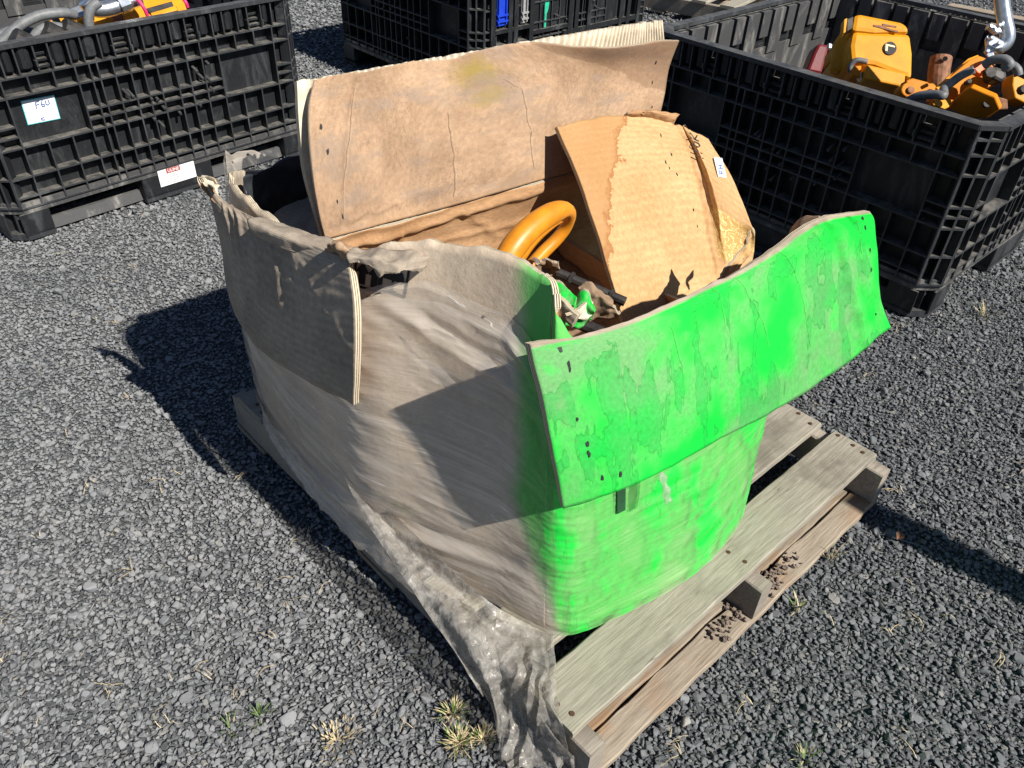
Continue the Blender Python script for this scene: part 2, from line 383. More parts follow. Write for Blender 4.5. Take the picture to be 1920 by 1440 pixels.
def m_loose():
    m = Mat('loose_film'); pos = m.n('NewGeometry').outputs['Position']
    wob = m.n('VectorMath', {'operation': 'ADD'}, _0=pos, _1=m.n('VectorMath', {'operation': 'SCALE'}, _0=m.n('TexNoise', Vector=pos, Scale=18.).outputs['Color'], Scale=.03).outputs[0]).outputs[0]
    def facets(sc):
        v = m.n('TexVoronoi', {'feature': 'F1'}, Vector=wob, Scale=sc)
        d = m.n('VectorMath', {'operation': 'SUBTRACT'}, _0=wob, _1=v.outputs['Position']).outputs[0]
        r_ = m.n('VectorMath', {'operation': 'SUBTRACT'}, _0=v.outputs['Color'], _1=(.5, .5, .5)).outputs[0]
        return m.math('MULTIPLY', m.n('VectorMath', {'operation': 'DOT_PRODUCT'}, _0=d, _1=r_).outputs['Value'], sc*.9)
    f = m.noise(pos, 30., 4, .6, .6)
    h = m.math('ADD', m.math('ADD', facets(36.), m.math('MULTIPLY', facets(95.), .5)), m.math('MULTIPLY', f, .5))
    op = m.math('ADD', .02, m.math('MULTIPLY', f, .58), clamp=True)
    col = m.mix(m.smooth(f, .35, .65), (.42, .40, .37), (.60, .575, .54))
    sh = m.bsdf(col, .28, 0, m.bump(h, .9, .012), .6)
    tl = m.n('BsdfTranslucent', Color=col).outputs[0]
    sh = m.n('MixShader', _0=.25, _1=sh, _2=tl).outputs[0]
    tr = m.n('BsdfTransparent', Color=(.9, .89, .87)).outputs[0]
    return m.done(m.n('MixShader', _0=op, _1=tr, _2=sh).outputs[0])
LOOSE = m_loose()

def m_plastic(name, col, worn=(.10,.105,.112), wamt=.6, dust=.5):
    m = Mat(name); pos = m.coord('Object'); g = m.n('NewGeometry')
    sc = m.noise(m.map(pos, (14, 14, 5)), 1., 8, .7, .7); fi = m.noise(pos, 130., 3, .6)
    c = m.mix(m.math('MULTIPLY', m.smooth(sc, .48, .74), wamt), col, worn)
    up = m.smooth(m.sep(g.outputs['Normal'])[2], .55, .95)
    d = m.noise(pos, 22., 5, .7)
    c = m.mix(m.math('MULTIPLY', m.math('MULTIPLY', up, m.smooth(d, .28, .66)), dust), c, (.30, .285, .25))
    return m.done(m.bsdf(c, m.ramp(fi, [(.3, .42), (.7, .62)]), 0, m.bump(m.math('ADD', sc, m.math('MULTIPLY', fi, .4)), .25, .002), .4))
BLACK = m_plastic('black_plastic', (.011,.012,.014), (.085,.09,.097))
BLACK_RIM = m_plastic('scuffed_plastic_edge', (.028,.030,.034), (.10,.105,.112), .8, .2)
BLACK_IN = m_plastic('scratched_plastic_inside', (.055,.056,.058), (.30,.285,.26), .8, .2)
YEL = m_simple('yellow_enamel', (.60,.25,.006), .5, var=.12, scale=18, bump=.05, spec=.3)
ORG = m_simple('orange_enamel', (.58,.19,.006), .6, var=.15, scale=14, bump=.06, spec=.2)
YELHOOK = m_simple('worn_yellow_paint', (.60,.215,.010), .42, var=.16, scale=26, bump=.08)
STEEL = m_simple('galvanised_steel', (.55,.58,.62), .32, .9, var=.2, scale=60, bump=.1)
DSTEEL = m_simple('dark_steel', (.045,.042,.04), .55, .5, var=.4, scale=40)
RUST = m_simple('rusty_iron', (.23,.11,.06), .8, .2, var=.4, scale=50, bump=.3)
HOSE = m_simple('grey_hose', (.13,.135,.14), .55, var=.2, scale=60)
RED = m_simple('dark_red_plastic', (.13,.005,.008), .4, var=.1)
PINK = m_simple('pink_tie', (.75,.03,.16), .5, var=.1)
ORGCLIP = m_simple('orange_clip', (.80,.13,.01), .45, var=.1)
BLUEP = m_simple('blue_plastic', (.012,.05,.50), .4, var=.12)
GREYP = m_simple('grey_plastic', (.28,.28,.28), .5, var=.15)
TEAL = m_simple('teal_spray', (.01,.42,.24), .7, var=.2)
WHITE = m_simple('white_label', (.78,.80,.80), .5, var=.03, bump=.02)
CYAN = m_simple('cyan_print', (.10,.55,.60), .5, var=.05, bump=.02)
REDP = m_simple('red_print', (.36,.045,.035), .5, var=.06, bump=.02)
INK = m_simple('black_ink', (.015,.015,.018), .7, var=.1, bump=.02)
BLUEINK = m_simple('blue_ink', (.012,.06,.30), .6, var=.1, bump=.02)
LINE = m_simple('grey_print', (.30,.31,.32), .6, var=.05, bump=.02)
BLADE_DRY = m_simple('dry_straw', (.46,.37,.22), .8, var=.25, scale=60)
BLADE = m_simple('weed_green', (.10,.16,.035), .6, var=.35, scale=60)
DIRT = m_simple('brown_soil', (.16,.125,.10), .95, var=.3, scale=90, bump=.6)

# ------------------------------------------------------------------ curves and sheets
def cr_interp(P, n):
    """Catmull-Rom through rows of P (k x d), n samples"""
    P = np.asarray(P, float); k = len(P)
    if k == 2: return P[0] + (P[1]-P[0])*np.linspace(0, 1, n)[:, None]
    Q = np.vstack([2*P[0]-P[1], P, 2*P[-1]-P[-2]])
    t = np.linspace(0, k-1, n); i = np.minimum(t.astype(int), k-2); f = (t-i)[:, None]
    a, b, c, d = Q[i], Q[i+1], Q[i+2], Q[i+3]
    return .5*((2*b)+(-a+c)*f+(2*a-5*b+4*c-d)*f*f+(-a+3*b-3*c+d)*f**3)
def patch(grid, nu, nv):
    """grid: rows (v, bottom to top) of points (u, left to right) -> nv x nu x 3"""
    rows = [cr_interp(g, nu) for g in grid]
    A_ = np.array(rows)
    return np.stack([cr_interp(A_[:, j], nv) for j in range(nu)], 1)
def normals(G):
    du = np.gradient(G, axis=1); dv = np.gradient(G, axis=0)
    n = np.cross(du, dv); return n/(np.linalg.norm(n, axis=2, keepdims=True)+1e-9)
def seg_dist(s, t, c):
    (x0, y0), (x1, y1) = c
    dx, dy = x1-x0, y1-y0; L = dx*dx+dy*dy
    k = np.clip(((s-x0)*dx+(t-y0)*dy)/L, 0, 1)
    side = ((s-x0)*dy-(t-y0)*dx)/math.sqrt(L)
    return np.hypot(s-x0-k*dx, t-y0-k*dy), side
def nfield(G, scale, seed, oct=3):
    nv, nu, _ = G.shape; o = np.empty((nv, nu)); off = Vector((seed*3.1, seed*7.7, seed*1.3))
    for i in range(nv):
        for j in range(nu): o[i, j] = fbm(Vector(G[i, j])*scale+off, oct)
    return o
def sheet(name, grid, mats, parent=None, nu=70, nv=40, thick=.008, wr=.004, wscale=9., seed=1, creases=(), size=(1, 1), ragged=0., raglow=0., disp=None, flip=False, cut=None):
    """A thick bent sheet. mats = [face, back, edge]. creases: (((s,t),(s,t)), depth m, width)"""
    G = patch(grid, nu, nv) if not isinstance(grid, np.ndarray) else grid.copy()
    nv, nu, _ = G.shape
    N = normals(G); N = -N if flip else N
    s, t = np.meshgrid(np.linspace(0, 1, nu), np.linspace(0, 1, nv))
    h = wr*nfield(G, wscale, seed) if wr else np.zeros((nv, nu))
    jit = nfield(G, 26, seed+5, 2)*.010
    for (c, dep, w) in creases:
        d, side = seg_dist(s*size[0]+jit, t*size[1]+jit, ((c[0][0]*size[0], c[0][1]*size[1]), (c[1][0]*size[0], c[1][1]*size[1])))
        h = h + dep*np.exp(-(d/w)**2)
    if disp is not None: h = h + disp(s, t, G)
    if ragged:
        e = np.array([ragged*(.9*fbm((j*.055+seed*9, seed, 0), 3)+.12*fbm((j*.41+seed*9, seed, 2), 3)) for j in range(nu)])
        dv = G[-1]-G[-2]; dv = dv/(np.linalg.norm(dv, axis=1, keepdims=True)+1e-9)
        G[-1] += dv*e[:, None]
        G[-2] += dv*e[:, None]*.6
    if raglow:
        e = np.array([raglow*(.9*fbm((j*.06+seed*5, seed, 4), 3)+.14*fbm((j*.43+seed*5, seed, 6), 3)) for j in range(nu)])
        dv = G[0]-G[1]; dv = dv/(np.linalg.norm(dv, axis=1, keepdims=True)+1e-9)
        G[0] += dv*e[:, None]
    G = G + N*h[:, :, None]
    Bk = G - N*thick
    b = MB(); idx = lambda i, j: i*nu+j
    b.v = [tuple(p) for p in G.reshape(-1, 3)] + [tuple(p) for p in Bk.reshape(-1, 3)]
    K = nv*nu
    u_ = lambda i, j: (j/(nu-1), i/(nv-1))
    for i in range(nv-1):
        for j in range(nu-1):
            if cut is not None and cut(j/(nu-1), i/(nv-1)): continue
            q = [(i, j), (i, j+1), (i+1, j+1), (i+1, j)]
            if flip: q = q[::-1]
            b.face([idx(*k) for k in q], 0, [u_(*k) for k in q])
            b.face([K+idx(*k) for k in q[::-1]], 1, [u_(*k) for k in q[::-1]])
    ring = [(0, j) for j in range(nu)] + [(i, nu-1) for i in range(1, nv)] + [(nv-1, j) for j in range(nu-2, -1, -1)] + [(i, 0) for i in range(nv-2, 0, -1)]
    acc = 0
    for k in range(len(ring)):
        a, c = ring[k], ring[(k+1) % len(ring)]
        L = float(np.linalg.norm(G[a]-G[c]))
        if cut is None:
            f_ = [K+idx(*a), K+idx(*c), idx(*c), idx(*a)]; uvs = [(acc, 0), (acc+L, 0), (acc+L, 1), (acc, 1)]
            if flip: f_ = f_[::-1]; uvs = uvs[::-1]
            b.face(f_, 2, uvs)
        acc += L
    while len(mats) < 3: mats = list(mats)+[mats[-1]]
    o = b.build(name, list(mats), parent, smooth=True)
    o.data.polygons.foreach_set('use_smooth', [m != 2 for m in b.m])
    return o, G, N
def staple_marks(G, N, spots, parent, mat=None, off=.0015, size=.009, seed=0):
    """torn staple holes: a dark dent with a lifted scrap of paper, at (s,t) on a sheet"""
    r_ = random.Random(seed)
    nv, nu, _ = G.shape
    for (s, t) in spots:
        i = int(round(t*(nv-1))); j = int(round(s*(nu-1)))
        p = Vector(G[i, j]); n = Vector(N[i, j]); up = Vector(G[min(i+1, nv-1), j]-G[max(i-1, 0), j]).normalized(); sd = up.cross(n).normalized()
        b = MB(); k = 7; z = size*r_.uniform(.8, 1.3)
        c = [p+n*off]
        for q in range(k):
            a = 2*math.pi*q/k; rr = z*r_.uniform(.2, .62)
            c.append(p+n*off+sd*math.cos(a)*rr*.55+up*math.sin(a)*rr*1.2)
        b.v = [tuple(x) for x in c]
        for q in range(k): b.face((0, 1+q, 1+(q+1) % k), 0)
        b.build('staple_hole', mat or INK, parent)
def ribbon(name, lines, width, T, mat, parent, lift=.0012):
    """pen strokes: flat ribbons with a little thickness in the plane of matrix T (x right, y up, z out)"""
    b = MB()
    for L in lines:
        for (x0, y0), (x1, y1) in zip(L[:-1], L[1:]):
            d = Vector((x1-x0, y1-y0)); 
            if d.length < 1e-6: continue
            d.normalize(); n = Vector((-d.y, d.x))*width/2; e = d*width*.4
            q = [(x0-e.x+n.x, y0-e.y+n.y), (x0-e.x-n.x, y0-e.y-n.y), (x1+e.x-n.x, y1+e.y-n.y), (x1+e.x+n.x, y1+e.y+n.y)]
            k = len(b.v); b.v += [tuple(T @ Vector((a, c, lift))) for a, c in q]; b.face((k, k+1, k+2, k+3))
            lift += .00002
    o = b.build(name, mat, parent); o['kind'] = 'stuff'; return o
def conform(o, G, N, lift=.0016):
    """press flat lettering onto a bent sheet"""
    P = G.reshape(-1, 3); Q = N.reshape(-1, 3)
    for k, v in enumerate(o.data.vertices):
        p = np.array(v.co); i = int(np.argmin(((P-p)**2).sum(1)))
        v.co = p-Q[i]*((p-P[i]).dot(Q[i])-lift-.00003*(k//4))
def text(name, s, size, T, mat, parent, lift=.0015):
    c = bpy.data.curves.new(name, 'FONT'); c.body = s; c.size = size; c.align_x = 'CENTER'; c.align_y = 'CENTER'; c.offset = size*.012
    o = bpy.data.objects.new(name, c); COL.objects.link(o)
    me = bpy.data.meshes.new_from_object(o.evaluated_get(bpy.context.evaluated_depsgraph_get()))
    bpy.data.objects.remove(o)
    me.transform(T @ Matrix.Translation((0, 0, lift))); me.materials.clear(); me.materials.append(mat)
    o = bpy.data.objects.new(name, me); COL.objects.link(o); adopt(o, parent)
    return o
def frame(o, x, n):
    """matrix: origin o, x axis, outward normal n"""
    x = Vector(x).normalized(); n = Vector(n); n = (n-x*n.dot(x)).normalized(); y = n.cross(x)
    m = Matrix.Identity(4)
    for i, a in enumerate((x, y, n)):
        for k in range(3): m[k][i] = a[k]
    for k in range(3): m[k][3] = o[k]
    return m

# ================================================================== SETTING: ground and gravel
b = MB()
b.v = [(-60,-60,-.016), (60,-60,-.016), (60,60,-.016), (-60,60,-.016)]; b.face((0,1,2,3))
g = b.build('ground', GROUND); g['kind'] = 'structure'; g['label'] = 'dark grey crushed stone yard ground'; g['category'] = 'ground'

stones = bpy.data.collections.new('stone_shapes')      # source shapes only, not linked to the scene
for k in range(14):
    r_ = random.Random(100+k); bm = bmesh.new()
    ax = (1., r_.uniform(.6, .95), r_.uniform(.38, .66))
    for _ in range(13):
        v = Vector((r_.gauss(0, 1), r_.gauss(0, 1), r_.gauss(0, 1))).normalized()*r_.uniform(.82, 1.05)
        v = Vector((max(-.8, min(.8, v.x)), max(-.8, min(.8, v.y)), max(-.75, min(.75, v.z))))
        bm.verts.new((v.x*ax[0], v.y*ax[1], v.z*ax[2]))
    res = bmesh.ops.convex_hull(bm, input=bm.verts)
    bmesh.ops.delete(bm, geom=[v for v in res['geom_interior'] if isinstance(v, bmesh.types.BMVert)], context='VERTS')
    bmesh.ops.bevel(bm, geom=list(bm.edges), offset=.09, segments=1, affect='EDGES')
    me = bpy.data.meshes.new('stone_shape'); bm.to_mesh(me); bm.free(); me.materials.append(STONE)
    stones.objects.link(bpy.data.objects.new('stone_shape', me))

def scatter():
    pts, scl, rot, idx = [], [], [], []
    def ring(r0, r1, step, sizes, zoff, prob=1.):
        n = int(2*r1/step)+2
        gx, gy = np.meshgrid(np.arange(n), np.arange(n))
        X = CAM[0]-r1+(gx+npr.uniform(-.5, .5, gx.shape))*step; Y = CAM[1]-r1+(gy+npr.uniform(-.5, .5, gx.shape))*step
        X = X.ravel(); Y = Y.ravel()
        d = np.hypot(X-CAM[0], Y-CAM[1]); a = np.degrees(np.arctan2(X-CAM[0], Y-CAM[1]))
        k = (d >= r0) & (d < r1) & (a > -12) & (a < 98) & (npr.uniform(0, 1, len(X)) < prob)
        k &= ~((X > .12) & (X < .95) & (Y > .25) & (Y < 1.05))       # never seen under the pallet
        X, Y = X[k], Y[k]; m = len(X)
        s = npr.choice(sizes, m)*npr.uniform(.75, 1.3, m)*.5
        z = -.012+zoff+s*npr.uniform(-.25, .3, m)
        for i in range(m):
            pts.append((X[i], Y[i], min(z[i], .004-s[i]*.25))); scl.append((s[i], s[i], s[i]))
            tl = .30 if X[i] > .1 else .16
            rot.append((npr.normal(0, tl), npr.normal(0, tl), npr.uniform(0, 6.283))); idx.append(npr.randint(14))
    ring(.3, 3.0, .0100, [.008, .009, .011, .013, .015, .018], 0.)
    ring(.3, 3.0, .042, [.019, .022, .026, .030], .001, .75)
    ring(.3, 3.2, .20, [.036, .042, .050], -.006, .4)
    ring(3.0, 4.8, .016, [.014, .018, .022, .026], 0.)
    ring(3.0, 4.8, .06, [.030, .036], .002, .7)
    ring(4.8, 8.5, .026, [.02, .026, .032, .036], 0.)
    me = bpy.data.meshes.new('gravel'); me.from_pydata(pts, [], [])
    for nm, ty, arr in (('scl', 'FLOAT_VECTOR', scl), ('rot', 'FLOAT_VECTOR', rot), ('pick', 'INT', idx)):
        a = me.attributes.new(nm, ty, 'POINT'); a.data.foreach_set('vector' if ty != 'INT' else 'value', np.array(arr).ravel())
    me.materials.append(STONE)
    o = bpy.data.objects.new('gravel', me); COL.objects.link(o)
    t = bpy.data.node_groups.new('scatter_stones', 'GeometryNodeTree')
    t.interface.new_socket('Geometry', in_out='INPUT', socket_type='NodeSocketGeometry')
    t.interface.new_socket('Geometry', in_out='OUTPUT', socket_type='NodeSocketGeometry')
    gi = t.nodes.new('NodeGroupInput'); go = t.nodes.new('NodeGroupOutput')
    ip = t.nodes.new('GeometryNodeInstanceOnPoints'); ci = t.nodes.new('GeometryNodeCollectionInfo')
    ci.inputs['Collection'].default_value = stones; ci.inputs['Separate Children'].default_value = True; ci.inputs['Reset Children'].default_value = True
    ip.inputs['Pick Instance'].default_value = True
    for nm, ty, so_ in (('pick', 'INT', 'Instance Index'), ('rot', 'FLOAT_VECTOR', 'Rotation'), ('scl', 'FLOAT_VECTOR', 'Scale')):
        na = t.nodes.new('GeometryNodeInputNamedAttribute'); na.data_type = ty; na.inputs[0].default_value = nm
        t.links.new(na.outputs['Attribute'], ip.inputs[so_])
    t.links.new(gi.outputs[0], ip.inputs['Points']); t.links.new(ci.outputs[0], ip.inputs['Instance']); t.links.new(ip.outputs[0], go.inputs[0])
    md = o.modifiers.new('scatter', 'NODES'); md.node_group = t
    return o, len(pts)
grv, ngrv = scatter()
tag(grv, 'loose dark crushed stone covering the yard', 'gravel', kind='stuff')

# ================================================================== bulk containers
CH = .617; ZB = .108; CL2 = .61; CW2 = .5715; DEP = .036; CHA = .055
ROWS = [.108, .143, .208, .304, .340, .372, .461, .517, .617]
def layout(half):
    """rib pattern of one moulded side; returns vertical (s,z0,z1) and horizontal (s0,s1,z) ribs"""
    f = half/.61; e = half-CHA
    pan0, pan1 = .252*f, .487*f
    V, H = [], []
    mid = [-.258,-.212,-.186,-.135,-.081,-.035,.013,.078,.126,.184,.252]
    mid = [m*f for m in mid]
    pan = [-.487*f, -.407*f, -.328*f]
    low = pan+mid+[-p for p in pan[::-1]]
    H += [(-e, e, z) for z in (.108, .143, .208, .461, .517)]
    H += [(-e, e, .304)]
    H += [(mid[0], mid[-1], z) for z in (.340, .372)] + [(-e, -pan1, z) for z in (.340, .372)] + [(pan1, e, z) for z in (.340, .372)]
    for s in low:
        V += [(s, .108, .304)]
        V += [(s, .461, .517)]
    for s in mid: V += [(s, .304, .461)]
    for s in (-pan1, pan1): V += [(s, .304, .461)]
    s = -e+.03; k = 0; tops = []
    while s < e-.01:
        V.append((s, .517, .60)); tops.append(s); s += (.058, .044)[k % 2]*f; k += 1
    V += [(-e, .108, .60), (e, .108, .60)]
    return V, H, tops, e
def side(bmat, half, T, front=False, seed=0):
    """one outer side; local s along x, depth along +y (into the container), z up. outer face at y=0"""
    b = MB(); V, H, tops, e = layout(half); r_ = random.Random(seed)
    k = 0
    b.box((-e, DEP, .108), (e, DEP+.007, .47), 0, T)
    for s0, s1 in zip([-e]+tops, tops+[e]): b.box((s0, DEP+.001, .47), (s1, DEP+.006, .60), 0, T)
    for (s, z0, z1) in V: b.box((s-.0022, .0015+.0001*(k % 7), z0), (s+.0022, DEP+.0005, z1), 1 if False else 0, T); k += 1
    for (s0, s1, z) in H: b.box((s0, .001*(k % 3)*.3, z-.0024), (s1, DEP+.0008, z+.0024), 0, T); k += 1
    # worn outer lips of the ribs
    for (s, z0, z1) in V: b.box((s-.0025, -.0012-.0001*(k % 5), z0+.002), (s+.0025, .0016, z1-.002), 1, T); k += 1
    for (s0, s1, z) in H: b.box((s0, -.0014-.0001*(k % 6), z-.0027), (s1, .0012, z+.0027), 1, T); k += 1
    # rounded bosses and latches in the top row
    for i, (s0, s1) in enumerate(zip(tops[:-1], tops[1:])):
        c = (s0+s1)/2; w = (s1-s0)/2-.005
        if i % 5 == 3:
            for zz, dd in ((.528, .010), (.546, .018), (.563, .026)): b.box((c-w, dd, zz), (c+w, DEP+.0007, zz+.007), 0, T)
            b.box((c-w-.010, -.006, .537), (c-w-.004, .012, .556), 1, T); b.box((c+w+.004, -.006, .530), (c+w+.010, .012, .548), 1, T)
        else:
            n = 6; P = [(c+w*math.cos(math.pi*q/n), DEP-.001-.030*math.sin(math.pi*q/n)) for q in range(n+1)]
            b.prism(P, .535, .598, 0, T)
    # rim
    b.box((-e-.004, -.004, .603), (e+.004, DEP-.004, .617), 1, T)
    # moulding studs
    for _ in range(14 if front else 4):
        s = r_.uniform(-.25, .25); z = r_.uniform(.25, .45)
        p = [tuple(T @ Vector((s, y, z-.4*max(0, .03-y)))) for y in (-.006, .012, DEP)]
        b.tube(p, .0055, 7, 1)
    return b
def corner(T):
    b = MB(); w = CHA*math.sqrt(2)
    b.box((0, .03, .108), (w, .036, .60), 0, T)
    for s in (.003, w/2, w-.003): b.box((s-.003, -.001, .108), (s+.003, .031, .60), 0, T); b.box((s-.0032, -.0025, .11), (s+.0032, -.0009, .60), 1, T)
    for i, z in enumerate((.112, .21, .304, .340, .372, .47, .53, .575)):
        b.box((0, -.0006, z-.003), (w, .0306, z+.003), 0, T); b.box((0.0035, -.0029, z-.0033), (w-.0035, -.0007, z+.0033), 1, T)
    b.box((-.004, -.004, .603), (w+.004, .034, .6165), 1, T)
    return b
def container(label, loc, rz, inner=(), plain_front=False, group='black plastic bulk containers'):
    t = thing('bulk_container', label, 'container', loc, rz, group); LOCAL.add(t.name)
    sides = [(CL2, Matrix.Translation((0, -CW2, 0))), (CL2, Matrix.Rotation(math.pi, 4, 'Z') @ Matrix.Translation((0, -CW2, 0))),
             (CW2, Matrix.Rotation(math.pi/2, 4, 'Z') @ Matrix.Translation((0, -CL2, 0))), (CW2, Matrix.Rotation(-math.pi/2, 4, 'Z') @ Matrix.Translation((0, -CL2, 0)))]
    walls = []
    for i, (half, T) in enumerate(sides):
        b = side(None, half, T, i == 0, seed=i); o = b.build('wall', [BLACK, BLACK_RIM], t); walls.append(o)
        # inner lining with slotted upper band
        b = MB(); e = half-CHA-.004
        b.box((-e, DEP+.009, .108), (e, DEP+.016, .455), 0, T)
        s = -e; k = 0
        while s < e-.03:
            w_ = .070 if k % 2 else .052
            b.box((s, DEP+.0085, .43 if k % 2 else .50), (min(s+w_, e), DEP+.024, .597), 0, T); s += w_+.019; k += 1
        b.build('lining', BLACK_IN, o)
    for q in range(4):
        sx, sy = ((-1,-1), (1,-1), (1,1), (-1,1))[q]
        p0 = {0: (-CL2, -CW2+CHA), 1: (CL2-CHA, -CW2), 2: (CL2, CW2-CHA), 3: (-CL2+CHA, CW2)}[q]
        T = Matrix.Translation((p0[0], p0[1], 0)) @ Matrix.Rotation(R(-45+90*q), 4, 'Z')
        corner(T).build('corner_post', [BLACK, BLACK_RIM], t)
    # base: deck, feet, runners
    b = MB(); c = .05
    def oct_(x0, x1, y0, y1, c): return [(x0+c, y0), (x1-c, y0), (x1, y0+c), (x1, y1-c), (x1-c, y1), (x0+c, y1), (x0, y1-c), (x0, y0+c)]
    b.prism(oct_(-CL2+.004, CL2-.004, -CW2+.004, CW2-.004, CHA), .088, .125, 0)
    b.build('deck', BLACK_IN, t)
    fx, fy = .135, .135
    for ix, X in enumerate((-CL2+.002, -.14, CL2-fx-.002)):
        for iy, Y in enumerate((-CW2+.002, -.12, CW2-fy-.002)):
            x1 = X+(.28 if ix == 1 else fx); y1 = Y+(.24 if iy == 1 else fy)
            if ix == 1 and iy == 1: continue
            b = MB(); d = .03
            b.box((X+d, Y+d, .012), (x1-d, y1-d, .0885), 0)
            k = 0
            nx, ny = max(2, int((x1-X)/.07)), max(2, int((y1-Y)/.07))
            cc = .045
            for i in range(nx+1):
                s = X+(x1-X)*i/nx
                inset0 = cc*.8 if ((ix == 0 and i == 0) or (ix == 2 and i == nx)) and iy == 0 else 0
                inset1 = cc*.8 if ((ix == 0 and i == 0) or (ix == 2 and i == nx)) and iy == 2 else 0
                s_ = min(max(s, X+.003), x1-.003)
                b.box((s_-.003, Y+inset0+.002, .010), (s_+.003, y1-inset1-.002, .0888), 0)
            for i in range(ny+1):
                s = Y+(y1-Y)*i/ny; s_ = min(max(s, Y+.003), y1-.003)
                i0 = cc*.8 if ix == 0 and ((iy == 0 and i == 0) or (iy == 2 and i == ny)) else 0
                i1 = cc*.8 if ix == 2 and ((iy == 0 and i == 0) or (iy == 2 and i == ny)) else 0
                b.box((X+i0+.0025, s_-.003, .0105), (x1-i1-.0025, s_+.003, .0886), 0)
            poly = [(X, Y), (x1, Y), (x1, y1), (X, y1)]
            ch = [(ix == 0 and iy == 0), (ix == 2 and iy == 0), (ix == 2 and iy == 2), (ix == 0 and iy == 2)]
            pl = []
            for q in range(4):
                p = Vector(poly[q]); a = Vector(poly[q-1]); n_ = Vector(poly[(q+1) % 4])
                if ch[q]: pl += [tuple(p+(a-p).normalized()*cc), tuple(p+(n_-p).normalized()*cc)]
                else: pl.append(tuple(p))
            b.prism(pl, -.004, .018, 1)
            b.build('foot', [BLACK, BLACK_RIM], t)
    for Y in (-CW2+.03, CW2-.11):
        b = MB(); b.prism([(Y, 0), (Y+.08, 0), (Y+.068, .036), (Y+.012, .036)], -CL2+.12, -.13, 0, Matrix(((0,0,1,0),(1,0,0,0),(0,1,0,0),(0,0,0,1))))
        b.build('runner', BLACK_IN, t); b = MB()
        b.prism([(Y, 0), (Y+.08, 0), (Y+.068, .036), (Y+.012, .036)], .13, CL2-.12, 0, Matrix(((0,0,1,0),(1,0,0,0),(0,1,0,0),(0,0,0,1))))
        b.build('runner', BLACK_IN, t)
    return t, walls
AYAW = .0804
ad = Vector((math.cos(AYAW), math.sin(AYAW), 0)); an = Vector((-math.sin(AYAW), math.cos(AYAW), 0))
Afc = Vector((-.7938, 2.4360, 0))+ad*1.283
contA, wA = container('black ribbed bulk container with white stickers and hoses inside, left of the cardboard box', Afc+an*CW2, AYAW)
contC, wC = container('black ribbed bulk container holding the yellow machine with a round black badge', (1.862+CW2*1.12, .245+CL2, 0), R(-90.5))
contC.scale = (1, 1.12, 1)
contB, wB = container('black bulk container with blue insert and teal spray mark, behind the cardboard box', (1.886+CL2, 2.454+CW2, 0), R(0))
# stickers on the left container (local coordinates of the container)
FT = frame((0, -CW2, 0), (1, 0, 0), (0, -1, 0))
def facebox(b, s0, s1, z0, z1, d0, d1, m=0): b.box((s0, -CW2+d0, z0), (s1, -CW2+d1, z1), m)
b = MB(); T = Matrix.Translation((-.388, -CW2+DEP-.003, .396)) @ Matrix.Rotation(R(2), 4, 'Y')
b.box((-.052, -.0006, -.039), (.052, .0006, .039), 0, T); st = b.build('sticker', CYAN, contA); st['label'] = 'white sticker with cyan border and handwritten F60'
b = MB(); b.box((-.0495, -.0014, -.0365), (.0495, -.0005, .0365), 0, T); b.build('paper', WHITE, st)
TT = frame(T @ Vector((0, -.0014, 0)), (1, 0, 0), (0, -1, 0))
ribbon('ruled_lines', [[(-.049, .004), (.049, .004)], [(-.049, -.016), (.049, -.016)], [(.012, .004), (.012, -.016)], [(-.018, -.016), (-.018, -.036)], [(.02, -.016), (.02, -.036)], [(-.012, .030), (.03, .030)], [(-.045, -.02), (-.03, -.02)], [(.03, -.006), (.045, -.006)], [(-.005, -.02), (.01, -.02)]], .0011, TT, LINE, st, .0004)
ribbon('handwriting', [[(-.012, .008), (-.010, .027), (.002, .029)], [(-.011, .018), (-.001, .020)], [(.012, .029), (.006, .018), (.007, .010), (.013, .009), (.015, .015), (.009, .017)], [(.021, .026), (.020, .014), (.025, .011), (.031, .015), (.030, .027)], [(.0, -.024), (-.008, -.026), (-.007, -.031), (.002, -.032)]], .0026, TT, BLUEINK, st, .0010)
b = MB(); b.box((-.078, -CW2-.0030, .042), (.068, -CW2-.0016, .104)); ul = b.build('sticker', WHITE, contA); ul['label'] = 'white maker label with red ULINE heading'
b = MB(); b.box((-.045, -CW2-.0036, .086), (.010, -CW2-.0028, .104)); b.build('red_panel', REDP, ul)
TT = frame((-.0175, -CW2-.0036, .095), (1, 0, 0), (0, -1, 0)); text('lettering', 'ULINE', .0165, TT, WHITE, ul, .0008)
TT = frame((-.0175, -CW2-.003, .065), (1, 0, 0), (0, -1, 0))
ribbon('small_print', [[(-.010, .015), (.010, .015)], [(-.016, .007), (.015, .007)], [(-.018, -.001), (.018, -.001)], [(-.014, -.009), (.014, -.009)], [(-.008, -.016), (.008, -.016)], [(-.056, -.014), (-.056, -.004)]], .0022, TT, LINE, ul, .0008)
b = MB(); b.box((-.13, -CW2+.004, .02), (.13, -CW2+.010, .088)); b.build('foot_panel', BLACK, contA)

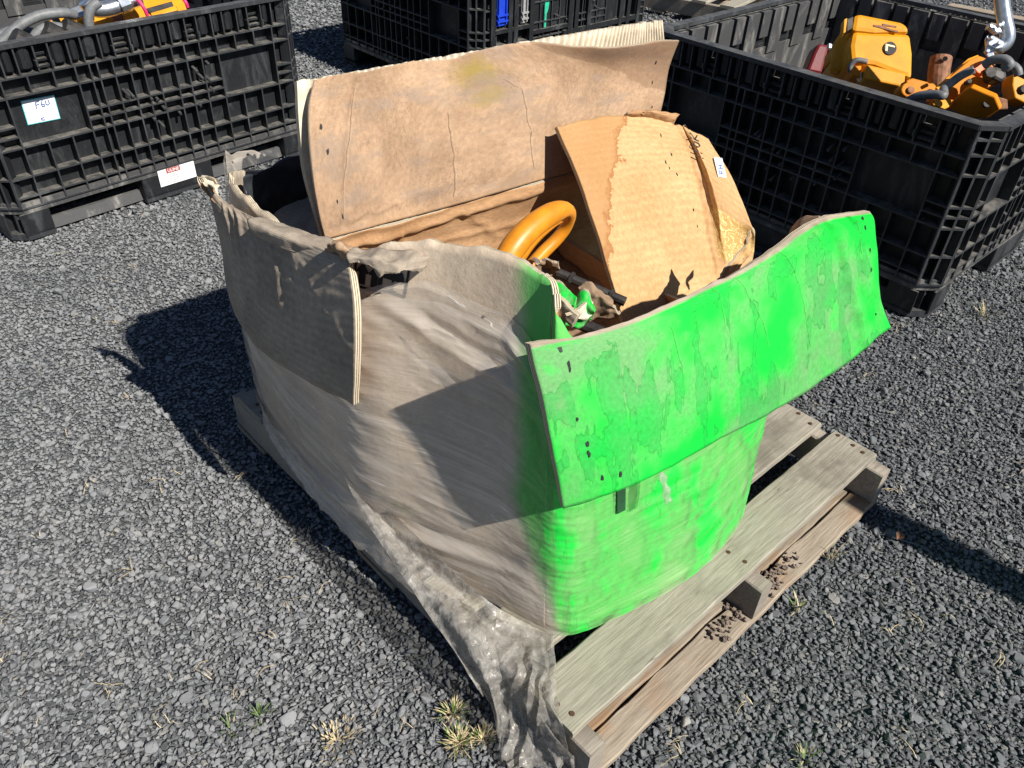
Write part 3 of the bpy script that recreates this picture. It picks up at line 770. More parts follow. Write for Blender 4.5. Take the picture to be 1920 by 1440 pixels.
# back container: big flat recessed panels with inserts on the side facing the sun (local: -y)
b = MB()
for s0, s1, z0, z1 in ((-.26, -.03, .345, .59), (.10, .34, .25, .55)): facebox(b, s0, s1, z0, z1, .006, .020)
for s in (-.515, -.41, -.375, -.275, -.015, .03, .12, .36, .42, .5): facebox(b, s-.013, s+.013, .12, .60, -.012, .004)
facebox(b, -.26, -.03, .325, .342, -.011, .02); facebox(b, -.50, -.26, .36, .376, -.0115, .02)
for z in (.15, .22, .30): facebox(b, -.055, .5, z-.012, z+.012, -.010, .003)
b.build('stiffener', BLACK, contB)
def insert(mat, s0, s1, z0, z1, lab):
    b = MB(); facebox(b, s0, s1, z0, z1, -.004, .012)
    for z in (z0+.02, z0+.045, z1-.03): facebox(b, s0-.003, s1+.003, z-.004, z+.004, -.014, -.0045)
    for s in (s0+.006, s1-.006): facebox(b, s-.003, s+.003, z0+.005, z1, -.013, -.0042)
    o = b.build('insert', mat, contB); o['label'] = lab; return o
insert(BLUEP, -.488, -.430, .392, .58, 'bright blue plastic insert'); insert(GREYP, -.338, -.302, .385, .58, 'pale grey plastic insert')
TT = frame((-.171, -CW2+.005, .405), (1, 0, 0), (0, -1, 0))
b = MB(); P = [(.010*math.cos(q)*(1.9 if math.sin(q) > -.2 else .9), .045*math.sin(q)+.035) for q in np.linspace(-math.pi/2, 1.5*math.pi, 28)[:-1]]
P = [(.019*math.cos(q), .055*math.sin(q)+.05) for q in np.linspace(-1.25, math.pi+1.25, 26)]
P = [(.006, -.07)]+P+[(-.006, -.07)]
k = len(b.v); b.v += [tuple(TT @ Vector((x, y, .0012))) for x, y in P]; b.face(list(range(k, k+len(P)))); b.build('spray_mark', TEAL, contB)

# ================================================================== wooden pallet
def plank(b, x0, x1, y0, y1, z0, z1, seed=0, wane=.004, n=36, axis='x', m=0, warp=.002):
    """a board with uneven edges, lofted along its length"""
    k0 = len(b.v); prof = 10
    for i in range(n+1):
        t = i/n; s = x0+(x1-x0)*t
        wy0 = wane*fbm((s*9, seed, 0), 4); wy1 = wane*fbm((s*9, seed, 5), 4); wz = warp*fbm((s*3, seed, 9), 2)
        ya, yb = y0+wy0, y1+wy1; e = .0025+.0035*max(0, fbm((s*22, seed, 3), 3)); e2 = .0025+.0035*max(0, fbm((s*22, seed, 6), 3))
        ym = [ya+(yb-ya)*q for q in (.33, .66)]
        cup = .0012*fbm((s*4, seed, 12), 2)
        ring = [(ya, z0+.001), (yb, z0+.001), (yb, z1-e2), (yb-e2, z1), (ym[1], z1+cup), (ym[0], z1+cup), (ya+e, z1), (ya, z1-e)]
        for (y, z) in ring:
            b.v.append((s, y, z+wz) if axis == 'x' else (y, s, z+wz))
    p = 8
    for i in range(n):
        for j in range(p):
            q = [k0+i*p+j, k0+i*p+(j+1) % p, k0+(i+1)*p+(j+1) % p, k0+(i+1)*p+j]
            b.face(q if axis == 'y' else q[::-1], m)
    a = [k0+j for j in range(p)]; c = [k0+n*p+j for j in range(p)]
    b.face(a if axis == 'x' else a[::-1], m); b.face(c[::-1] if axis == 'x' else c, m)
pallet = thing('wooden_pallet', 'weathered grey wooden pallet under the cardboard box', 'pallet', (.5, .55, 0))
PH = .122; tops = [(0, .111), (.143, .259), (.292, .405), (.438, .55), (.583, .695), (.728, .84), (.873, .985), (1.02, 1.132)]
for i, (y0, y1) in enumerate(tops):
    b = MB(); plank(b, 0, 1.016, y0, y1, PH-.017, PH, seed=i*3.3, wane=.0022, warp=.0012)
    db = b.build('deck_board', WOOD, pallet, smooth=False)
    r_ = random.Random(i)
    for X in (.018, .508, .998):
        for q in range(3 if i == 0 else 2):
            x = X+r_.uniform(-.008, .008); y = y0+(y1-y0)*(.2+.3*q+r_.uniform(-.05, .05))
            nl = MB(); nl.tube([(x, y, PH-.003), (x, y, PH+.0022)], .0045, 7); nl.build('nail', NAIL, db)
for X in (0, .489, .978):
    b = MB(); plank(b, -.040, 1.165, X, X+.038, .017, PH-.0175, seed=X*7+2, wane=.003, axis='y'); b.build('stringer', WOOD_D, pallet)
for i, (y0, y1) in enumerate([(-.043, .012), (.016, .075), (.5, .63), (1.03, 1.165)]):
    b = MB(); plank(b, -.004, 1.012, y0, y1, 0, .0165, seed=i*5.1+40, wane=.0055, warp=.001); b.build('bottom_board', WOOD_B, pallet)
# crumbs of soil on the bottom board
b = MB(); r_ = random.Random(3)
for _ in range(150):
    c = (r_.gauss(.60, .055), r_.gauss(-.012, .012)) if r_.random() < .7 else (r_.gauss(.44, .03), r_.gauss(-.012, .009))
    s = r_.uniform(.0025, .007); T = Matrix.Translation((c[0], c[1], .0185+s*.4)) @ Matrix.Rotation(r_.uniform(0, 3), 4, (r_.random(), r_.random(), 1)) @ Matrix.Scale(s, 4)
    b.box((-.6, -.5, -.4), (.6, .5, .4), 0, T)
tag(b.build('soil_crumbs', DIRT), 'brown crumbs of dried soil on the lowest front pallet board', 'soil', kind='stuff')

# ================================================================== the big cardboard box
box = thing('cardboard_box', 'large open cardboard box wrapped in stretch film with a bright green sprayed flap', 'box', (.42, .6, PH))
# plan columns: (bottom xy, middle xy, top xy, top z); outside seen left to right, from the back left corner round
COLS = [((.060,1.085),(.050,1.085),(.070,1.085),.690), ((.030,1.050),(.022,1.045),(.048,1.040),.690), ((.008,.950),(.004,.94),(.036,.940),.690), ((-.008,.800),(-.008,.80),(.030,.800),.690),
        ((-.016,.640),(-.014,.64),(.028,.640),.690), ((-.012,.530),(-.006,.53),(.056,.552),.755), ((.030,.400),(.036,.410),(.092,.438),.785), ((.074,.270),(.078,.290),(.122,.322),.800),
        ((.098,.195),(.098,.212),(.130,.250),.795), ((.118,.150),(.116,.174),(.125,.216),.765), ((.170,.122),(.175,.158),(.190,.212),.690), ((.327,.084),(.330,.136),(.340,.204),.685), ((.450,.074),(.460,.122),(.480,.194),.685), ((.590,.094),(.620,.132),(.650,.182),.680),
        ((.660,.140),(.705,.170),(.745,.176),.670), ((.715,.260),(.750,.29),(.800,.300),.480), ((.775,.600),(.790,.60),(.830,.600),.400), ((.800,.930),(.815,.93),(.840,.930),.420), ((.760,1.050),(.770,1.05),(.790,1.050),.520), ((.420,1.090),(.42,1.095),(.420,1.090),.600), ((.130,1.110),(.13,1.11),(.140,1.110),.670), ((.060,1.085),(.050,1.085),(.070,1.085),.690)]
NC = 330; NR_ = 46
bot = cr_interp([c[0] for c in COLS], NC); mid = cr_interp([c[1] for c in COLS], NC); top = cr_interp([c[2] for c in COLS], NC); tz = cr_interp([[c[3]] for c in COLS], NC)[:, 0]
def loop_at(z, clamp=True):
    """outline of the box at height z (array of xy)"""
    t = (z-.124)/(.70-.124); t = np.asarray(t)
    L0 = (1-t)*(1-2*t); L1 = 4*t*(1-t); L2 = t*(2*t-1)
    return bot*L0 + mid*L1 + top*L2
LOOP = np.zeros((NR_, NC, 3))
for i in range(NR_):
    q = i/(NR_-1); zz = .124+(tz-.124)*q
    for j in range(NC):
        t = (zz[j]-.124)/(.70-.124); L0 = (1-t)*(1-2*t); L1 = 4*t*(1-t); L2 = t*(2*t-1)
        LOOP[i, j, :2] = bot[j]*L0+mid[j]*L1+top[j]*L2; LOOP[i, j, 2] = zz[j]
cs = [0, int(8.4/21*NC), int(14.3/21*NC), int(18/21*NC), NC-1]
parts = {}
for k, lab in enumerate(('left', 'front', 'right', 'back')):
    G0 = LOOP[:, cs[k]:cs[k+1]+1]
    o, G, N = sheet('wall', G0, [WALLCARD, GREY_CARD if k in (0, 3) else KRAFT_IN, EDGE], box, thick=.010, wr=.003, wscale=6, seed=k+1, ragged=.020 if k == 0 else .008)
    parts[lab] = (o, G, N)
# printed handling symbols near the torn rim of the left wall
def wallframe(px, py):
    o, G, N = parts['left']
    best = None
    P = G.reshape(-1, 3); d = P-CAM; zc = d.dot(CF)
    sx = 960+FPX*d.dot(CR)/zc; sy = 720-FPX*d.dot(CU)/zc
    i = int(np.argmin((sx-px)**2+(sy-py)**2)); p = P[i]; n = np.array((-.93, -.36, -.06))
    return frame(p, np.cross((0, 0, 1), n)*1.0, n)
TT = wallframe(690, 512)
sq = [(-.025,-.025), (.025,-.025), (.025,.025), (-.025,.025), (-.025,-.025)]
ar = lambda x: [[(x, -.018), (x, .004)], [(x-.004, -.018), (x-.004, .0)], [(x+.004, -.018), (x+.004, .0)], [(x-.009, .003), (x, .016), (x+.009, .003), (x-.009, .003)], [(x-.005, .006), (x+.005, .006)], [(x-.003, .010), (x+.003, .010)]]
conform(ribbon('handling_symbol', [sq]+ar(-.011)+ar(.012), .0045, TT, INK, parts['left'][0], .0022), *parts['left'][1:])
TT = wallframe(737, 524)
um = [[(.018*math.cos(a), .018*math.sin(a)-.002) for a in np.linspace(0, math.pi, 9)]+[(.018, -.002)]] + [[(-.015+.0*i, y), (.015, y)] for i, y in enumerate((.002, .006, .010))] + [[(0, .018), (0, -.020), (.006, -.022)]]
conform(ribbon('handling_symbol', [sq]+um, .0045, TT, INK, parts['left'][0], .0022), *parts['left'][1:])

# stretch film round the walls
nf = 560; nz = 150
th = np.linspace(0, NC-1, nf); fi = np.minimum(th.astype(int), NC-2); ff = (th-fi)[:, None]
lerp = lambda A_: A_[fi]*(1-ff)+A_[fi+1]*ff
fb, fm, ft = lerp(bot), lerp(mid), lerp(top); fc = th/(NC-1)*21      # column coordinate
ftop = np.interp(fc, [0, 1, 2, 3, 4.5, 5, 6, 7, 8, 8.8, 10, 12, 14, 16, 18, 20, 21], [.73, .72, .69, .63, .67, .695, .725, .72, .69, .64, .60, .62, .62, .36, .45, .71, .73])
fbot = np.interp(fc, [0, 1, 3, 5, 7, 8.5, 9.5, 12, 14, 21], [.150, .140, .135, .135, .130, .124, .124, .124, .124, .13])
F_ = np.zeros((nz, nf, 3))
for i in range(nz):
    q = i/(nz-1)
    zz = fbot+(ftop-fbot)*q+.010*np.array([fbm((c*1.3, 2, 7), 3) for c in fc])*(q > .97)
    t = (zz-.124)/(.576); L0 = (1-t)*(1-2*t); L1 = 4*t*(1-t); L2 = t*(2*t-1)
    F_[i, :, :2] = fb*L0[:, None]+fm*L1[:, None]+ft*L2[:, None]; F_[i, :, 2] = zz
FN = normals(F_)
tri = lambda x: 2*np.abs(2*(x-np.floor(x+.5)))-1          # triangle wave: straight pleats with sharp creases
Zf = F_[:, :, 2]; Cf = np.broadcast_to(fc, (nz, nf))
low = lambda a, b_, sd: np.array([fbm((c*a, sd, b_), 3) for c in fc])[None, :]
n_a, n_b, n_c = low(.6, 1, 3), low(.9, 2, 5), low(1.4, 3, 9)
zn = lambda f_, sd: np.array([fbm((z*f_, sd, 2.), 3) for z in np.linspace(.1, .75, 200)])
zfun = lambda f_, sd: np.interp(Zf, np.linspace(.1, .75, 200), zn(f_, sd))
hh = .0075+.0014*zfun(14, 1)+.0010*n_a*zfun(20, 4)
hh = hh+.0008*tri(Zf*21+Cf*.22+.8*n_a)*np.clip(.5+1.2*n_b+zfun(5, 8), 0, 1)+.0006*tri(Zf*37-Cf*.10+n_b)*np.clip(.4+1.3*n_c-zfun(6, 9), 0, 1)+.00035*tri(Zf*83+Cf*.35+n_c)+.0007*tri(Zf*58+Cf*.9)*np.clip(n_a*2, 0, 1)
# heavy gathered pleats high on the left wall, fanning towards the near corner
k = np.clip(1-np.abs(Cf-7.2)/2.4, 0, 1); zf = Zf+.026*(Cf-7.)
hh = hh+k*np.exp(-((Zf-.645)/.045)**2)*(.011*tri(zf*17+.35*n_a)+.005*tri(zf*31+.6*n_b+.3)+.009)
# sagging band low on the left wall
k2 = np.clip(1-np.abs(Cf-4.5)/4., 0, 1); zl = Zf-.17-.0175*(Cf-3.)
hh = hh+k2*(.010*np.exp(-(zl/.014)**2)-.007*np.exp(-((zl-.03)/.016)**2))
F_ += FN*hh[:, :, None]
b = MB(); b.v = [tuple(p) for p in F_.reshape(-1, 3)]
for i in range(nz-1):
    for j in range(nf-1):
        b.face((i*nf+j, i*nf+j+1, (i+1)*nf+j+1, (i+1)*nf+j), 0, [(jj/(nf-1)*4.2, ii/(nz-1)*.6) for ii, jj in ((i, j), (i, j+1), (i+1, j+1), (i+1, j))])
film = b.build('stretch_film', FILM, box, smooth=True); film['label'] = 'clear stretch film pulled tight round the box walls'

# loose crumpled film hanging over the pallet edge at the near corner
gridL = [[at(690,985,x=-.045), at(860,1235,x=-.055), at(925,1335,x=-.045), at(945,1425,z=.006), at(1010,1440,z=.02), at(1085,1425,z=.045)],
         [at(655,915,x=-.035), at(800,1120,x=-.040), at(895,1240,x=-.045), at(950,1330,x=-.030), at(1010,1380,x=-.02), at(1068,1400,x=-.012)],
         [at(640,885,x=-.025), at(760,1040,x=-.022), at(880,1160,x=-.012), at(955,1260,x=-.010), at(1010,1310,z=.140), at(1052,1345,z=.130)],
         [at(625,865,x=-.018), at(740,1000,x=-.012), at(870,1120,x=.012), at(950,1195,z=.150), at(1000,1235,z=.145), at(1042,1265,z=.132)],
         [at(610,845,x=-.010), at(740,965,x=-.006), at(870,1090,x=.020), at(950,1150,x=.055), at(1010,1180,x=.090), at(1038,1190,x=.107)]]
gridL = gridL[::1]
def crump(s, t, G):
    r_ = np.random.RandomState(5); h = np.zeros(s.shape)
    wv = nfield(G, 8, 31, 2)*.05
    for k in range(10):
        d = r_.normal(size=3); d /= np.linalg.norm(d); f_ = r_.uniform(9, 34)
        h += tri((G.dot(d)+wv*r_.uniform(.3, 1.))*f_+r_.uniform(0, 1))*.018/f_
    n1 = nfield(G*np.array([1, 1, .3]), 14, 33, 2)
    fold = .006*tri(s*8.5+.9*n1+.2)*np.clip((s-.40)*3, 0, 1)
    return (h+fold)*np.clip((1-t)*2.2, .05, 1)*np.clip(s*2.5+.25, 0, 1)
o, _, _ = sheet('loose_film', gridL, [LOOSE, LOOSE, LOOSE], box, nu=170, nv=100, thick=.0004, wr=.0, disp=crump, raglow=.03, seed=4)
o.data.polygons.foreach_set('use_smooth', [False]*len(o.data.polygons)); o['label'] = 'crumpled loose film hanging over the near pallet corner'
gridM = [[at(930,1300,x=-.03), at(925,1375,x=-.03), at(940,1432,z=.004), at(985,1445,z=.004)],
         [at(955,1285,x=-.02), at(965,1350,x=-.028), at(990,1400,z=.02), at(1030,1425,z=.015)],
         [at(985,1290,x=-.012), at(1010,1340,x=-.016), at(1045,1380,x=-.014), at(1080,1420,x=-.012)]]
sheet('loose_film', gridM, [LOOSE, LOOSE, LOOSE], box, nu=60, nv=50, thick=.0004, wr=.008, wscale=12, seed=17, raglow=.02, disp=crump)
# ragged lower lip of the film along the far part of the left wall
lip = [[(.030,1.062,.120), (-.012,.96,.108), (-.026,.80,.098), (-.034,.66,.100), (-.030,.50,.100), (-.006,.36,.10)],
       [(.020,1.055,.150), (-.004,.95,.142), (-.016,.80,.136), (-.024,.64,.135), (-.022,.53,.135), (-.006,.40,.132)],
       [(.012,1.055,.185), (-.010,.95,.178), (-.018,.80,.175), (-.026,.64,.172), (-.022,.53,.172), (-.004,.40,.168)]]
sheet('film_lip', lip, [FILM, FILM, FILM], box, nu=120, nv=18, thick=.0004, wr=.007, wscale=16, seed=9, raglow=.03)

# front flap, sprayed green, folded down over the front wall
gf = [[at(1055,952,y=.142), at(1200,905,y=.100), at(1330,835,y=.088), at(1440,778,y=.082), at(1560,700,y=.075), at(1668,614,y=.072)],
      [at(1040,860,y=.158), at(1200,818,y=.124), at(1330,750,y=.110), at(1440,690,y=.102), at(1560,608,y=.098), at(1650,545,y=.096)],
      [at(1022,760,y=.180), at(1190,728,y=.154), at(1325,660,y=.140), at(1440,598,y=.132), at(1555,515,y=.124), at(1644,470,y=.122)],
      [at(1003,680,y=.198), at(1185,635,y=.184), at(1320,573,y=.170), at(1430,520,y=.164), at(1550,440,y=.152), at(1640,415,y=.142)],
      [at(996,646,y=.205), at(1150,612,y=.202), at(1300,548,y=.190), at(1420,488,y=.180), at(1535,412,y=.164), at(1632,396,y=.148)]]
crs = [(((.80,1.), (.92,.05)), .007, .018), (((.80,1.), (.845,.5)), -.006, .012), (((.51,.97), (.56,.62)), .004, .005), (((.56,.62), (.60,.35)), .004, .005), (((.66,.99), (.70,.55)), .004, .006), (((.70,.55), (.73,.2)), .003, .005),
       (((.44,.98), (.47,.55)), .003, .004), (((.03,.93), (.06,.80)), -.004, .004), (((.84,.85), (.87,.55)), .004, .008), (((.90,.9), (.93,.3)), -.004, .010)]
fl, Gf, Nf = sheet('front_flap', gf, [GREEN_CARD, KRAFT_IN, EDGE], box, nu=150, nv=60, thick=.011, wr=.004, wscale=7, seed=3, creases=[(c, d*(.45 if w < .009 else 1), w) for c, d, w in crs], size=(.92, .30), ragged=.006, raglow=.004)
fl['label'] = 'fluorescent green sprayed front flap folded down'
staple_marks(Gf, Nf, [(.055,.83), (.062,.70), (.062,.66), (.062,.40), (.072,.28), (.072,.24), (.10,.10), (.15,.09), (.955,.84), (.955,.72), (.965,.53), (.968,.40), (.965,.14)], fl, seed=2)
tornc = [[at(1480,455,y=.29), at(1500,448,y=.27), at(1530,425,y=.25)], [at(1478,438,y=.30), at(1500,425,y=.28), at(1530,412,y=.255)], [at(1485,425,y=.31), at(1505,408,y=.30), at(1538,405,y=.26)]]
sheet('torn_paper', tornc, [SCRAP, FLUTE, EDGE], box, nu=26, nv=26, thick=.003, wr=.003, wscale=30, seed=12, ragged=.002)

# left flap, folded down over the left wall
gl = [[at(426,545,x=-.006), at(440,590,x=-.012), at(482,652,x=-.030), at(560,705,x=-.032), at(662,760,x=-.030)],
      [at(415,470,x=-.010), at(445,540,x=-.016), at(490,600,x=-.030), at(565,650,x=-.030), at(664,690,x=-.030)],
      [at(400,400,x=-.016), at(445,470,x=-.010), at(495,530,x=-.018), at(568,575,x=-.018), at(664,600,x=-.018)],
      [at(388,352,x=-.022), at(432,398,x=-.004), at(495,445,x=.002), at(568,487,x=.002), at(657,520,x=.000)],
      [at(378,333,x=-.028), at(420,376,x=.006), at(490,415,x=.014), at(565,450,x=.016), at(650,484,x=.016)]]
crs = [(((.30,.95), (.40,.05)), .010, .010), (((.37,.95), (.46,.45)), -.007, .008), (((.24,.95), (.30,.35)), .006, .008), (((.50,.97), (.62,.45)), .007, .008), (((.56,.97), (.70,.62)), -.006, .007), (((.62,.9), (.98,.35)), .004, .006), (((.45,.97), (.47,.55)), .006, .008),
       (((.62,.98), (.72,.70)), .006, .007), (((.30,.60), (.95,.60)), .003, .005), (((.17,.9), (.22,.2)), .006, .012)]
ll, Gl, Nl = sheet('left_flap', gl, [GREY_CARD, KRAFT_IN, EDGE], box, nu=110, nv=64, thick=.012, wr=.0022, wscale=7, seed=6, creases=[(c, d*.55, w*.7) for c, d, w in crs], size=(.52, .29), ragged=.004, raglow=.006)
# crushed fold between left flap and wall
cf = [[at(470,440,z=.69), at(540,470,z=.69), at(610,497,z=.69), at(655,512,z=.695)], [at(465,410,z=.715), at(535,440,z=.715), at(605,468,z=.72), at(650,482,z=.725)], [at(505,410,z=.69), at(560,430,z=.69), at(620,450,z=.70), at(660,470,z=.71)]]
sheet('crushed_fold', cf, [GREY_CARD, KRAFT_IN, EDGE], box, nu=60, nv=24, thick=.004, wr=.005, wscale=20, seed=21, ragged=.008)
scr = [[at(615,470,z=.73), at(640,480,z=.735), at(660,492,z=.74)], [at(612,458,z=.75), at(640,460,z=.76), at(662,470,z=.755)], [at(625,455,z=.74), at(650,458,z=.74), at(675,468,z=.74)]]
sheet('torn_paper', scr, [KRAFT, SCRAP, EDGE], box, nu=30, nv=24, thick=.003, wr=.008, wscale=45, seed=23, ragged=.006)
scr = [[at(655,492,z=.745), at(700,500,z=.745), at(745,512,z=.745), at(800,497,z=.745)], [at(650,478,z=.755), at(700,482,z=.76), at(750,490,z=.758), at(805,482,z=.755)], [at(655,465,z=.752), at(705,465,z=.755), at(755,470,z=.755), at(812,474,z=.752)]]
sheet('torn_paper', scr, [GREY_CARD, SCRAP, EDGE], box, nu=50, nv=20, thick=.002, wr=.008, wscale=25, seed=25, raglow=.025)
# tip of torn corrugation at the back end of the left flap
sheet('torn_paper', [[at(382,346,x=-.030), at(398,352,x=-.028), at(412,366,x=-.022)], [at(377,338,x=-.024), at(390,336,x=-.018), at(408,352,x=-.014)], [at(384,332,x=-.018), at(396,330,x=-.014), at(412,348,x=-.008)]], [FLUTE, SCRAP, EDGE], box, nu=20, nv=16, thick=.003, wr=.008, wscale=50, seed=27, ragged=.01)

# back flap standing upright
gb = [[at(612,449,y=.800), at(720,420,y=.806), at(830,391,y=.812), at(1007,340,y=.820), at(1090,318,y=.822), at(1215,282,y=.822)],
      [at(598,395,y=.812), at(712,360,y=.822), at(832,326,y=.828), at(1015,280,y=.836), at(1110,258,y=.834), at(1235,225,y=.826)],
      [at(583,300,y=.832), at(708,270,y=.842), at(835,246,y=.850), at(1022,212,y=.854), at(1125,190,y=.848), at(1246,178,y=.836)],
      [at(580,210,y=.860), at(704,190,y=.866), at(838,170,y=.872), at(1030,142,y=.872), at(1135,128,y=.862), at(1255,125,y=.850)],
      [at(590,150,y=.882), at(700,129,y=.886), at(838,109,y=.890), at(985,80,y=.885), at(1130,90,y=.846), at(1274,74,y=.836)]]
crs = [(((.15,.92), (.07,.08)), -.012, .009), (((.40,.62), (.42,.36)), .006, .008), (((.42,.36), (.425,.06)), .005, .008), (((.535,.70), (.565,.41)), .007, .008), (((.565,.41), (.59,.10)), .006, .007), (((.02,.06), (.5,.10)), -.004, .010), (((.1,.10), (.45,.18)), .003, .006), (((.22,.20), (.28,.08)), .004, .006)]
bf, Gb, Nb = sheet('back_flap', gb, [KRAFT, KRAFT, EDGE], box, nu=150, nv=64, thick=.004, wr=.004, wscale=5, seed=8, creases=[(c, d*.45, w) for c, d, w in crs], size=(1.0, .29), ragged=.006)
staple_marks(Gb, Nb, [(.035,.65), (.045,.52), (.062,.27), (.072,.16), (.955,.80), (.955,.62), (.965,.40)], bf, seed=5)
# its backing board with bare fluting
gk = [[at(606,446,y=.824), at(830,400,y=.835), at(1090,325,y=.845), at(1220,285,y=.845)],
      [at(573,330,y=.856), at(835,262,y=.868), at(1110,200,y=.872), at(1240,175,y=.862)],
      [at(560,230,y=.884), at(836,165,y=.892), at(1115,120,y=.895), at(1246,110,y=.880)],
      [at(556,153,y=.906), at(838,104,y=.912), at(1128,54,y=.912), at(1241,38,y=.905)]]
flute = lambda s, t, G: .0075*np.clip(1.6*np.sin(s*2*math.pi*64), -1, 1)*(s > .02)
bk, Gk, Nk = sheet('backing_board', gk, [FLUTE, KRAFT_IN, EDGE], box, nu=700, nv=14, thick=.010, wr=.002, wscale=6, seed=14, disp=flute, ragged=.004)
gk2 = [[at(604,447,y=.836), at(612,447,y=.832)], [at(574,330,y=.870), at(584,330,y=.862)], [at(558,230,y=.900), at(578,228,y=.890)], [at(554,152,y=.926), at(578,150,y=.912)]]
sheet('backing_edge', gk2, [EDGE, EDGE, EDGE], box, nu=10, nv=40, thick=.004, wr=.004, wscale=16, seed=15)
# back wall below the crease, leaning in
gw = [[at(640,600,y=.88), at(760,600,y=.89), at(900,600,y=.90), at(1100,520,y=.90), at(1230,440,y=.90)],
      [at(625,520,y=.84), at(740,500,y=.85), at(880,470,y=.86), at(1060,410,y=.865), at(1225,360,y=.865)],
      [at(614,452,y=.803), at(720,423,y=.809), at(830,394,y=.815), at(1007,343,y=.823), at(1217,284,y=.825)]]
crs = [(((0,.86), (1,.95)), .010, .02), (((.3,.9), (.33,.2)), .004, .006), (((.55,.9), (.6,.3)), .005, .006), (((.1,.75), (.9,.55)), .004, .012)]
sheet('back_wall', gw, [KRAFT_IN, KRAFT_IN, EDGE], box, nu=90, nv=50, thick=.008, wr=.010, wscale=6, seed=18, creases=crs, size=(.9, .5))
# inward flap lying in the back left corner, in shade
gi_ = [[at(470,430,z=.64), at(545,455,z=.63), at(615,470,z=.62)], [at(505,405,z=.63), at(560,418,z=.625), at(605,440,z=.62)], [at(580,365,z=.60), at(600,380,z=.60), at(640,400,z=.58)]]
sheet('inner_flap', gi_, [GREY_CARD, KRAFT_IN, EDGE], box, nu=50, nv=30, thick=.006, wr=.010, wscale=9, seed=19)

sheet('dark_corner_sheet', [[(.055,.86,.50), (.052,.98,.48), (.075,1.055,.48), (.20,1.085,.48), (.36,1.08,.48)], [(.050,.87,.60), (.052,.98,.60), (.080,1.050,.60), (.20,1.08,.60), (.36,1.07,.60)], [(.052,.90,.665), (.058,.99,.675), (.085,1.052,.69), (.20,1.085,.69), (.36,1.08,.66)]], [m_simple('corner_darkening', (.03,.034,.04), .35, var=.3, scale=20, bump=.3)]*3, box, nu=70, nv=30, thick=.0006, wr=.010, wscale=16, seed=55, ragged=.02, flip=True)  # dark sheet added to darken the shaded inside of the back left corner
# torn, crushed corner by the green flap
def scrapsheet(name, pts, mats, seed, wr=.012, nu=34, nv=26, ragged=.012, thick=.005, parent=box):
    return sheet(name, pts, mats, parent, nu=nu, nv=nv, thick=thick, wr=wr, wscale=26, seed=seed, ragged=ragged, raglow=ragged)[0]
scrapsheet('torn_strip', [[at(1008,535,z=.735), at(1040,575,z=.725), at(1072,612,z=.715)], [at(1000,518,z=.765), at(1038,548,z=.755), at(1085,592,z=.735)]], [FLUTE, GREEN_CARD, EDGE], 41, .004, 40, 10, .004)
scrapsheet('torn_strip', [[at(1020,540,z=.74), at(1050,560,z=.74), at(1078,575,z=.735)], [at(1025,525,z=.75), at(1055,530,z=.755), at(1082,555,z=.745)]], [GREEN_CARD, SCRAP, EDGE], 43, .006, ragged=.006)
scrapsheet('torn_strip', [[at(1060,612,z=.705), at(1085,615,z=.70), at(1110,600,z=.70)], [at(1075,575,z=.735), at(1095,570,z=.74), at(1115,585,z=.73)], [at(1080,560,z=.73), at(1100,545,z=.75), at(1118,570,z=.73)]], [GREEN_CARD, FLUTE, EDGE], 45, .008, ragged=.006)
scrapsheet('torn_strip', [[at(1105,605,z=.69), at(1130,598,z=.69), at(1165,588,z=.69)], [at(1095,560,z=.73), at(1125,560,z=.735), at(1150,575,z=.72)], [at(1085,540,z=.74), at(1110,532,z=.75), at(1145,560,z=.73)]], [SCRAP, KRAFT_IN, EDGE], 47, .010, ragged=.006)
scrapsheet('torn_strip', [[at(1055,595,z=.72), at(1085,598,z=.72), at(1110,590,z=.72)], [at(1060,588,z=.735), at(1090,575,z=.74), at(1112,565,z=.735)]], [FLUTE, GREEN_CARD, EDGE], 49, .006, ragged=.006)
# small film tab and a flat dark green patch below the green flap
FP = F_.reshape(-1, 3); dd_ = FP-CAM; zc_ = dd_.dot(CF); i_ = int(np.argmin((960+FPX*dd_.dot(CR)/zc_-1164)**2+(720-FPX*dd_.dot(CU)/zc_-938)**2))
b = MB(); T = frame(FP[i_]+FN.reshape(-1, 3)[i_]*.003, np.cross((0, 0, 1), FN.reshape(-1, 3)[i_]), FN.reshape(-1, 3)[i_]); b.box((-.009, -.024, -.001), (.009, .034, .0006), 0, T); b.build('dark_patch', m_simple('dark_green_patch', (.01,.06,.02), .6), box)
sheet('film_tab', [[at(1250,948,y=.07), at(1262,940,y=.07)], [at(1240,915,y=.085), at(1256,912,y=.085)], [at(1232,888,y=.10), at(1246,884,y=.10)]], [LOOSE, LOOSE, LOOSE], box, nu=10, nv=20, thick=.0005, wr=.006, wscale=50, seed=51)

